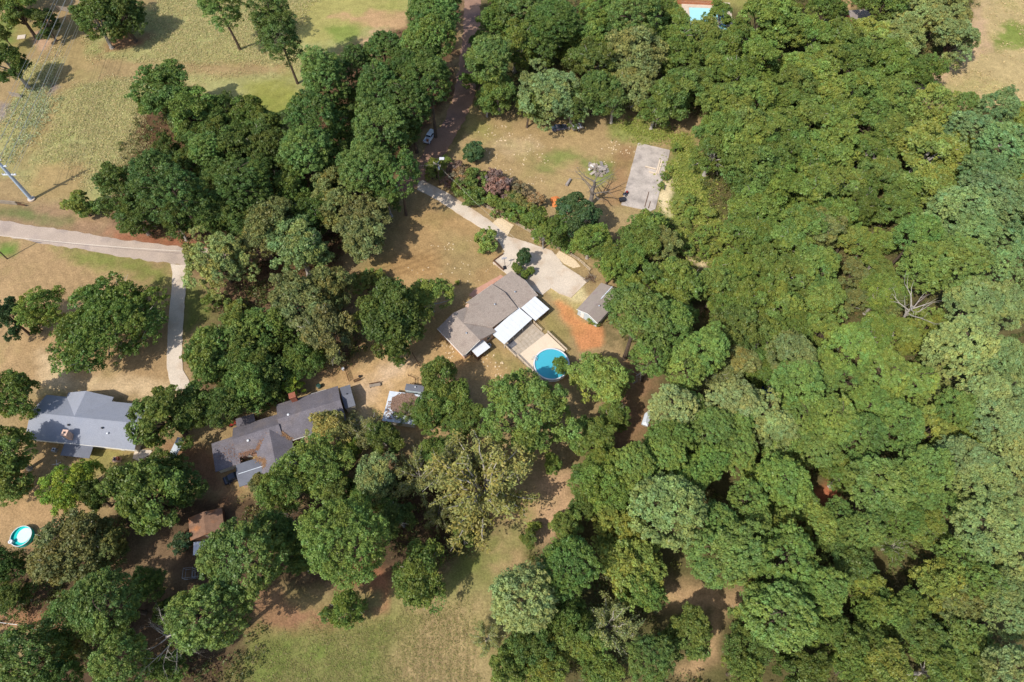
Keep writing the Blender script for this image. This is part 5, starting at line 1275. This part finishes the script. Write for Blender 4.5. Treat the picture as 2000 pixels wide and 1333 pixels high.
# ------------------------------------------------------------------ poles and wires
tw = G(62, 390)
wd_ = (G(152, 27, 10.5) - G(33, 333, 9.6)); wdir = Vector((wd_.x, wd_.y, 0)).normalized()
wside = Vector((1, 0.04, 0)).normalized()
e = empty('steel_power_pole', (tw.x, tw.y, 0), 0, 'tall pale blue steel power pole on the field edge at the left', 'power pole')
MB().tube([(0, 0, 0), (0, 0, .35)], .95, 24).build('footing', 'concrete', e)
MB().tube([(0, 0, .35), (0, 0, 9), (0, 0, 19.3)], [.52, .42, .27], 20).build('pole', 'steel_pole', e)
ARMS = [(9.4, 1.75, (-1, 1)), (12.4, 1.2, (1,)), (14.6, 1.2, (-1, 1)), (16.8, 1.2, (1,))]
ends = []
for z, ln, sides in ARMS:
    a = -ln if -1 in sides else 0
    arm = MB().box(a, ln, -.15, .15, z - .14, z + .14).build('crossarm', 'arm_grey', e)
    for s in sides:
        for q in ((1, .55) if z < 10 else (1,)):
            MB().tube([(s * ln * q * .96, 0, z + .09), (s * ln * q * .96, 0, z + .25), (s * ln * q * .96, 0, z + .42)], [.1, .17, .08], 8).build('insulator', 'porcelain', arm)
            ends.append(Vector((tw.x + s * ln * q * .96, tw.y, z + .43)))
ends.append(Vector((tw.x, tw.y, 19.35)))
ends += [Vector((tw.x - 1.2, tw.y, 12.8)), Vector((tw.x - 1.2, tw.y, 17.2))]
def wire(a, b, sag, label, rad=.04):
    pts = []
    for i in range(25):
        t_ = i / 24; p_ = a.lerp(b, t_); p_.z -= sag * 4 * t_ * (1 - t_); pts.append(p_)
    o = MB().tube(pts, rad, 4).build('power_line', 'wire')
    tag(o, label, 'power line', 'power lines along the upper left field')
wn = ['lowest right', 'lowest inner right', 'lowest left', 'lowest inner left', 'second-level right', 'third-level left', 'third-level right', 'fourth-level right', 'topmost', 'second-level left', 'fourth-level left']
order = sorted(range(len(ends)), key=lambda i: ends[i].z)
for i, p_ in enumerate(ends):
    b = p_ + wdir * 150; a = p_ - wdir * 70
    wire(p_, b, 1.6, 'thin power line running from the steel pole towards the top edge, strand %s' % wn[i % len(wn)])

def wood_pole(px, py, hgt, label, arm_ang, arms=((-.3, 2.4),), trans=True, lamp=False):
    g = G(px, py)
    e = empty('utility_pole', g, 0, label, 'utility pole')
    MB().tube([(0, 0, -.1), (0, 0, hgt)], [.17, .11], 10).build('pole', 'pole_wood', e)
    c, s = math.cos(arm_ang), math.sin(arm_ang)
    for dz, ln in arms:
        z = hgt + dz
        a = MB().bar((-c * ln / 2, -s * ln / 2, z), (c * ln / 2, s * ln / 2, z), .12).build('crossarm', 'wood_pale', e)
        for k in (-.47, -.2, .2, .47):
            MB().tube([(c * ln * k, s * ln * k, z + .05), (c * ln * k, s * ln * k, z + .28)], [.06, .05], 6).build('insulator', 'porcelain', a)
    if trans:
        MB().tube([(c * .1 + .3, s * .1 - .2, hgt - 2.0), (c * .1 + .3, s * .1 - .2, hgt - 1.1)], .24, 12).build('transformer', 'porcelain', e)
    return e
e = wood_pole(859, 362, 8.2, 'wooden utility pole with pale transformer beside the drive entrance', R(-30), ((-.25, 2.2), (-.6, 2.2)))
MB().bar((0, 0, 8.0), (1.0, 1.2, 8.6), .1).build('lamp_arm', 'galvanised', e); MB().box(.6, 1.9, .8, 1.7, 8.55, 8.75).build('street_lamp', 'porcelain', e, .05)
g_ = G(859, 362)
for i, q in enumerate((G(640, 330, 8), G(1010, 470, 5))):
    o = MB().tube([(g_.x, g_.y, 7.8), ((g_.x + q.x) / 2, (g_.y + q.y) / 2, (7.8 + q.z) / 2 - .6), (q.x, q.y, q.z)], .02, 4).build('power_line', 'wire')
    tag(o, ('thin cable from the wooden pole into the trees at its left', 'thin cable from the wooden pole to the tan-roofed house')[i], 'power line', 'cables of the wooden pole')
e = wood_pole(14, 506, 9.5, 'dark wooden utility pole at the left edge below the road', R(-8), ((-.25, 2.4),), False)
g0 = G(14, 506)
a = Vector((g0.x - 2, g0.y, 8)); b = G(470, 505, 7)
wire(G(-40, 456, 8.5), G(380, 492, 7), .8, 'single cable strung beside the paved road at the left')

# ------------------------------------------------------------------ fences
def rail_fence(pts, label, rails=(.35, .7, 1.05), h_=1.15, m='wood_pale', step=2.4, rw=.09):
    P = [G(*p) for p in pts]
    e = empty('rail_fence', P[0], 0, label, 'fence')
    o = P[0]
    L = [0]
    for i in range(len(P) - 1):
        a, b = P[i] - o, P[i + 1] - o
        n = max(1, round((b - a).length / step))
        for k in range(n):
            p, q = a.lerp(b, k / n), a.lerp(b, (k + 1) / n)
            MB().tube([(p.x, p.y, 0), (p.x, p.y, h_)], .075, 4).build('post', m, e)
            for z in rails: MB().tube([(p.x, p.y, z), (q.x, q.y, z)], rw * .6, 4).build('rail', m, e)
    q = P[-1] - o
    MB().tube([(q.x, q.y, 0), (q.x, q.y, h_)], .075, 4).build('post', m, e)
    return e
rail_fence([(926, 393), (952, 408), (1024, 449), (1060, 470), (1100, 492), (1130, 510), (1152, 530)], 'long weathered rail fence along the right side of the curving driveway', (.35, .75, 1.15), 1.25)
rail_fence([(-30, 1213), (40, 1222), (110, 1240), (130, 1246)], 'thin white rail fence at the lower left edge', (.6, 1.1), 1.2, 'white_paint', 3.0, .07)
def panel_fence(a, b, label, h_=1.7, m='wood_grey', bw=.28):
    p, q = G(*a), G(*b)
    e = empty('board_fence', p, math.atan2(q.y - p.y, q.x - p.x), label, 'fence')
    L = (q - p).length; n = int(L / bw)
    for i in range(n): MB().box(i * bw, i * bw + bw * .93, -.02, .02, .06, h_ - .03 * (i % 2)).build('board', m, e)
    for z in (.4, 1.3): MB().box(0, L, .022, .09, z, z + .1).build('rail', m, e)
    return e
panel_fence((22, 188), (44, 192), 'short grey board fence at the left edge of the upper field')
panel_fence((113, 20), (150, 26), 'short grey board fence at the top left beside the trees')
panel_fence((-20, 396), (36, 401), 'low grey board fence below the steel power pole', 1.3)
panel_fence((36, 401), (52, 404), 'short dark fence stub beside the steel power pole footing', .9, 'wood_brown')
# retaining kerb round the hoop court
e = empty('retaining_wall', A(12.3, 4.6), AA, 'low dark timber edging round the corner of the concrete court', 'kerb')
MB().box(-.0, .2, -1.9, 1.9, 0, .45).build('timber', 'wood_brown', e); MB().box(.0, 3.4, 1.92, 2.12, 0, .45).build('timber', 'wood_brown', e)
b = sheet('court', None, 'concrete', .06, 'small pale concrete court with basketball hoop above the tan-roofed house', 'court', .03, world=[tuple(A(x, y).xy) for x, y in ((12.5, 2.7), (12.5, 6.5), (17.2, 6.6), (17.0, 2.4))])
e = empty('basketball_hoop', A(13.2, 3.2), AA + R(60), 'black basketball hoop standing on the pale concrete court', 'basketball hoop')
MB().box(-.6, .5, -.4, .4, 0, .2).build('base', 'plastic_black', e, .05); MB().tube([(-.3, 0, .2), (-.2, 0, 2.2), (.6, 0, 3.0)], .06, 8).build('pole', 'dark_metal', e)
bk = MB().box(.6, .65, -.65, .65, 2.7, 3.5).build('backboard', 'porcelain', e); MB().ring(.2, .235, 2.95, 2.98, 16, .9, 0).build('rim', 'wood_orange', bk)

# ------------------------------------------------------------------ things on the slab and lawn
e = empty('riding_mower', G(1222, 381) + Vector((0, 0, .12)), .9, 'small riding mower with dark wheels on the concrete slab', 'mower')
MB().box(-.8, .1, -.35, .35, .3, .7).build('body', 'car_old', e, .06); MB().box(.15, .75, -.25, .25, .35, .85).build('hood', 'plastic_red', e, .06)
MB().box(-.55, -.15, -.22, .22, .7, .8).box(-.62, -.54, -.22, .22, .75, 1.15).build('seat', 'plastic_black', e, .02)
for x, y, r_ in ((-.5, -.45, .36), (-.5, .45, .36), (.55, -.35, .24), (.55, .35, .24)): wheel(e, x, y, r_, .2)
MB().tube([(.1, 0, .7), (-.08, 0, 1.05)], .03, 6).ring(.14, .18, 1.04, 1.07, 14, -.1, 0).build('steering_wheel', 'plastic_black', e)
e = empty('storage_box', G(1215, 393) + Vector((0, 0, .12)), .2, 'black storage box at the lower left corner of the concrete slab', 'box')
MB().box(-.8, .8, -.55, .55, 0, .7).build('body', 'plastic_black', e, .03); MB().box(-.84, .84, -.59, .59, .7, .8).build('lid', 'dark_metal', e, .03)
def plank(px, py, qx, qy, label, z=.13, wd=.34, m='deck_board', th=.14):
    a, b = G(px, py), G(qx, qy)
    o = MB().box(0, (b - a).length, -wd / 2, wd / 2, 0, th).build('timber', m, None, loc=(a.x, a.y, z)); o.rotation_euler = (0, 0, math.atan2(b.y - a.y, b.x - a.x))
    tag(o, label, 'timber', 'timbers on the concrete slab')
plank(1281, 343, 1289, 313, 'long pale timber lying up the middle of the concrete slab'); plank(1285, 340, 1293, 315, 'second pale timber parallel to it on the concrete slab')
plank(1260, 327, 1281, 332, 'upper short pale timber lying across the concrete slab', .28); plank(1267, 337, 1281, 341, 'lower short pale timber lying across the concrete slab', .28)
plank(1259, 405, 1267, 376, 'long reddish timber near the lower end of the concrete slab', m='wood_brown', wd=.16); plank(1266, 408, 1270, 395, 'short dark timber near the lower end of the concrete slab', m='wood_brown', wd=.16)
a, b = G(1106, 364), G(1114, 352)
o = MB().tube([a + Vector((0, 0, .33)), a.lerp(b, .5) + Vector((0, 0, .42)), b + Vector((0, 0, .36))], [.42, .36, .34], 10).build('fallen_log', 'bark_dead'); tag(o, 'fallen grey log on the lawn left of the bare dead tree', 'log')

e = empty('rubble_pile', G(1165, 331), 0, 'grey heap of broken slabs and boards beside the bare dead tree', 'rubble')
r = random.Random(4)
for i in range(34):
    a = r.uniform(0, 2 * PI); d = 2.9 * math.sqrt(r.random()); z = .75 * (1 - d / 3.2)
    b = MB().box(-r.uniform(.3, 1.1), r.uniform(.3, 1.1), -r.uniform(.15, .6), r.uniform(.15, .6), -.08, .1).build('piece', r.choice(['rubble', 'rubble', 'wood_grey', 'concrete_old', 'wood_grey', 'white_paint']), e)
    b.location = (math.cos(a) * d, math.sin(a) * d * .8, z * r.uniform(.4, 1) + .12); b.rotation_euler = (r.uniform(-.5, .5), r.uniform(-.5, .5), r.uniform(0, PI))

def mound(loc, rx, ry, hh, m, name, label, cat, seed):
    r = np.random.default_rng(seed); n, k = 28, 9; V = [(0, 0, hh)]; F = []
    for j in range(1, k + 1):
        for i in range(n):
            t_ = j / k; a = 2 * PI * i / n; w_ = 1 + .16 * math.sin(3 * a + 1) + .1 * math.sin(5 * a) + r.normal(0, .03)
            V.append((rx * t_ * w_ * math.cos(a), ry * t_ * w_ * math.sin(a), hh * (math.cos(t_ * PI) * .5 + .5) * (1 + r.normal(0, .1)) - .05))
    for i in range(n): F.append((0, 1 + i, 1 + (i + 1) % n))
    for j in range(k - 1):
        for i in range(n): F.append((1 + j * n + i, 1 + (j + 1) * n + i, 1 + (j + 1) * n + (i + 1) % n, 1 + j * n + (i + 1) % n))
    o = MB().add(V, F).build(name, m, None, loc=loc); tag(o, label, cat)
    return o
mound(G(1088, 394), 1.9, 1.9, 1.0, 'clay', 'clay_mound', 'orange clay mound at the edge of the lawn shrubs', 'mound', 3)

# pale clods scattered over lawns
rr = np.random.default_rng(8)
def clods(label, poly, n, seed, sz=(.12, .34)):
    r = np.random.default_rng(seed); w_ = np.array(W(poly)); P = r.uniform(w_.min(0), w_.max(0), (n * 4, 2)); P = P[pip(P, w_) > 0]
    P = P[fbm(P[:, 0], P[:, 1], 3) > .5][:n]; mb = MB()
    for x, y in P:
        s = r.uniform(*sz); k = 6
        top = [(x + s * .6 * math.cos(a), y + s * .6 * math.sin(a), s * .35) for a in np.linspace(0, 2 * PI, k, endpoint=False)]
        bot = [(x + s * r.uniform(.8, 1.2) * math.cos(a), y + s * r.uniform(.8, 1.2) * math.sin(a), -.05) for a in np.linspace(0, 2 * PI, k, endpoint=False)]
        mb.add(bot + top, [tuple(range(k, 2 * k))] + [(i, (i + 1) % k, k + (i + 1) % k, k + i) for i in range(k)])
    o = mb.build('pale_clods', 'clod', kind='stuff'); tag(o, label, 'clods')
clods('pale clods of earth on the lawn right of the dirt road', [(900, 230), (1040, 255), (1090, 290), (1060, 380), (990, 350), (910, 300)], 120, 1, (.1, .24))
clods('pale clods of earth on the front lawn of the tan-roofed house', [(850, 440), (970, 480), (960, 550), (860, 560), (790, 520)], 40, 2, (.1, .22))
clods('pale clods of earth behind the tan-roofed house', [(850, 660), (960, 690), (1020, 740), (900, 740)], 80, 3, (.1, .24))
clods('pale clods of earth above the concrete slab and rubble heap', [(1140, 320), (1200, 270), (1250, 270), (1240, 300), (1180, 330)], 45, 4, (.1, .24))

# ------------------------------------------------------------------ yard things
def bin_(px, py, label, m, r_=.32, hh=.9):
    e = empty('barrel', G(px, py), 0, label, 'barrel')
    MB().tube([(0, 0, 0), (0, 0, hh)], [r_ * .85, r_], 14).build('body', m, e); MB().tube([(0, 0, hh), (0, 0, hh + .08)], [r_ * 1.08, r_ * .8], 14).build('lid', m, e)
bin_(624, 757, 'dark green barrel against the upper wall of the plum-roofed house', 'plastic_green', .5)
bin_(432, 829, 'blue barrel under the trees left of the plum-roofed house', 'plastic_blue', .5)
bin_(671, 723, 'white and black trash can beside the gate above the outbuilding', 'porcelain', .35)
bin_(703, 737, 'small dark bucket on the dirt beside the track', 'plastic_black', .3, .5)
e = empty('wagon', G(455, 829), .4, 'red cart under the trees beside the plum-roofed house', 'cart')
MB().box(-.9, .9, -.5, .5, .35, .75).build('tub', 'plastic_red', e, .04); MB().tube([(.9, 0, .5), (1.6, 0, .9)], .03, 6).build('handle', 'dark_metal', e)
for x in (-.55, .55):
    for y in (-.55, .55): wheel(e, x, y, .22, .12)
e = empty('bench', G(733, 754), R(12), 'weathered bench standing on the dirt yard left of the flat shed', 'bench')
for y in (-.25, 0, .25): MB().box(-1.25, 1.25, y - .11, y + .11, .42, .47).build('slat', 'wood_grey', e)
for x in (-1.15, 1.15): MB().box(x - .06, x + .06, -.34, .34, 0, .41).build('leg', 'wood_brown', e)
MB().box(-1.25, 1.25, .38, .44, .5, .9).build('backrest', 'wood_brown', e)
e = empty('gate', G(692, 748), R(24), 'open wooden gate beside the dark-roofed outbuilding', 'gate')
MB().box(0, 1.6, -.03, .03, .1, .22).box(0, 1.6, -.03, .03, 1.2, 1.32).box(0, .1, -.03, .03, .22, 1.2).box(1.5, 1.6, -.03, .03, .22, 1.2).build('frame', 'wood_brown', e)
for i in range(7): MB().box(.15 + i * .19, .29 + i * .19, .032, .06, .1, 1.32).build('slat', 'wood_brown', e)
rail_fence([(674, 720), (682, 745)], 'short brown fence joining the gate above the outbuilding', (.3, .6, .9, 1.2), 1.3, 'wood_brown', 1.5)
rail_fence([(806, 692), (820, 716)], 'short broken wooden fence at the edge of the dirt yard', (.4, .8), 1.0, 'wood_brown', 1.2)
rail_fence([(798, 735), (812, 742), (812, 752), (802, 752)], 'thin wooden pen frame above the flat shed', (.5, .9), 1.0, 'wood_brown', 1.4, .06)
e = empty('arbor', G(531, 784), .2, 'small white arbor beside the upper wall of the plum-roofed house', 'arbor')
for x in (-.7, .7):
    for y in (-.5, .5): MB().box(x - .05, x + .05, y - .05, y + .05, 0, 2.2).build('post', 'white_paint', e)
for y in (-.5, .5): MB().box(-.9, .9, y - .06, y + .06, 2.2, 2.3).build('beam', 'white_paint', e)
for x in (-.8, .8): MB().box(x - .06, x + .06, -.7, .7, 2.3, 2.4).build('rafter', 'white_paint', e)
e = empty('pen_frame', G(372, 1122), R(6), 'pale metal animal pen frame in the shade below the brown shed', 'pen')
for x0, x1, y0, y1 in ((-.9, .9, -.95, .95), (1.05, 2.1, -.9, .3)):
    for z in (.2, 1.5): MB().tube([(x0, y0, z), (x1, y0, z), (x1, y1, z), (x0, y1, z), (x0, y0, z)], .04, 4).build('rail', 'galvanised', e)
    for x in (x0, x1):
        for y in (y0, y1): MB().tube([(x, y, 0), (x, y, 1.5)], .04, 4).build('post', 'galvanised', e)
e = empty('carport', G(350, 888), R(78), 'long dark metal carport roof between two trees left of the plum-roofed house', 'carport')
flat_roof(e, -3, 3, -.8, .8, 2.1, 2.3, 'y', 'galv_roof', 'roof', .06); posts(e, [(-2.8, -.7), (2.8, -.7), (-2.8, .7), (2.8, .7)], 2.02, 'dark_metal')
e = empty('tarp', G(1503, 762), .3, 'blue tarp glimpsed between pine crowns at the right', 'tarp')
MB().add([(-1.6, -1.2, .05), (1.6, -1.1, .05), (1.5, 1.3, .05), (-1.4, 1.2, .05), (0, 0, 1.3)], [(0, 1, 4), (1, 2, 4), (2, 3, 4), (3, 0, 4), (3, 2, 1, 0)]).build('sheet', 'tarp_blue', e)
e = empty('boat', G(1262, 820), 1.2, 'whitish covered boat in the shaded clearing right of the pool', 'boat')
MB().add([(-1.8, -.75, .55), (1.0, -.75, .6), (2.2, 0, .7), (1.0, .75, .6), (-1.8, .75, .55), (-1.7, -.4, .1), (.9, -.4, .1), (1.6, 0, .2), (.9, .4, .1), (-1.7, .4, .1)],
         [(0, 1, 6, 5), (1, 2, 7, 6), (2, 3, 8, 7), (3, 4, 9, 8), (4, 0, 5, 9), (5, 6, 7, 8, 9)]).build('hull', 'white_paint', e)
MB().add([(-1.7, -.68, .56), (1.0, -.68, .6), (2.0, 0, .68), (1.0, .68, .6), (-1.7, .68, .56), (-.9, 0, .95), (.8, 0, .9)], [(0, 1, 6, 5), (1, 2, 6), (2, 3, 6), (3, 4, 5, 6), (4, 0, 5)]).build('cover', 'galv_roof', e)
e = empty('stone_table', G(42, 73), .2, 'pale square paving stone on the grass at the far left', 'paving stone'); MB().box(-1.2, 1.2, -1, 1, 0, .12).build('slab', 'concrete', e)
e = empty('brush_pile', G(1152, 545), .5, 'brown brush pile beside the pale parking pad', 'brush pile')
r = random.Random(11)
for i in range(46):
    a, z = r.uniform(0, 2 * PI), r.uniform(.1, .6); c = (r.gauss(0, .7), r.gauss(0, .6))
    MB().tube([(c[0] - math.cos(a), c[1] - math.sin(a), z), (c[0] + math.cos(a), c[1] + math.sin(a), z * r.uniform(.3, 1.2))], .035, 3).build('stick', r.choice(['wood_brown', 'bark', 'wood_grey']), e)
a, b = G(968, 545), G(1012, 512)
# ------------------------------------------------------------------ labels of trees: by look, then by the landmark next to each
MARKS = [(440, 60, 'upper left field'), (60, 388, 'steel power pole'), (170, 475, 'paved road'), (345, 640, 'straight driveway'), (160, 830, 'blue-grey house'), (45, 1050, 'small covered pool'), (560, 860, 'plum-roofed house'), (790, 795, 'flat littered shed'),
         (955, 610, 'tan-roofed house'), (1072, 712, 'big round pool'), (1160, 590, 'light blue shed'), (841, 267, 'white pickup'), (905, 120, 'dirt road'), (1260, 345, 'concrete slab'), (1154, 360, 'bare lawn tree'), (930, 430, 'curving driveway'),
         (1375, 25, 'rectangular top pool'), (1668, 38, 'red outbuilding'), (1920, 100, 'upper right field'), (1775, 600, 'dead woodland snag'), (1600, 970, 'red soil gap'), (1380, 1170, 'curved dirt clearing'), (1230, 780, 'shaded clearing'),
         (340, 1247, 'bleached dead tree'), (410, 1015, 'rusty brown shed'), (680, 1270, 'bottom meadow'), (1070, 990, 'sandy clearing'), (1990, 1330, 'bottom right corner'), (1990, 640, 'right edge midpoint'), (1720, 1330, 'bottom edge of the woods')]
KN = {'P': 'pine', 'T': 'tall bare-stemmed pine', 'O': 'leafy tree', 'D': 'dense rounded tree', 'H': 'huge spreading tree', 'F': 'open feathery tree', 'S': 'shrub', 'C': 'conical evergreen shrub'}
DIRS = ['right of', 'upper right of', 'above', 'upper left of', 'left of', 'lower left of', 'below', 'lower right of']
ORD = ['', 'second-nearest ', 'third-nearest ', 'fourth-nearest ', 'fifth-nearest ', 'sixth-nearest ', 'seventh-nearest ', 'eighth-nearest ', 'ninth-nearest ', 'tenth-nearest ', 'eleventh-nearest ', 'twelfth-nearest ', 'thirteenth-nearest ', 'fourteenth-nearest ', 'fifteenth-nearest ', 'sixteenth-nearest ']
def sector(px, py, m):
    return int(round(math.degrees(math.atan2(-(py - m[1]), px - m[0])) / 45)) % 8
def look(t):
    e, px, py, r_, kind, col = t
    sz = '' if kind in 'THDC' else ('broad ' if r_ >= 56 else 'small ' if (r_ <= 34 and kind != 'S') or r_ <= 12 else '')
    return sz + CNAME[col] + ' ' + KN[kind]
SEEN = set()
for t in TREES:
    e, px, py, r_, kind, col = t
    ms = sorted(MARKS, key=lambda m: math.hypot(px - m[0], py - m[1]))
    for m in ms:
        s = sector(px, py, m)
        same = sorted((math.hypot(u[1] - m[0], u[2] - m[1]), i) for i, u in enumerate(TREES) if look(u) == look(t) and sector(u[1], u[2], m) == s)
        k = [i for _, i in same].index(TREES.index(t))
        lab = ('%s%s %s the %s' % (ORD[min(k, 15)], look(t), DIRS[s], m[2])).strip()
        if lab not in SEEN and k < 15: break
    if len(lab.split()) < 4: lab += ' standing alone'
    SEEN.add(lab)
    zone = 'the woods on the right' if px > 1180 else 'the left half' if px < 780 else 'the middle yards'
    e['label'] = lab
    e['category'] = 'shrub' if kind in 'SC' else 'tree'
    e['group'] = ('shrubs of ' if kind in 'SC' else 'trees of ') + zone
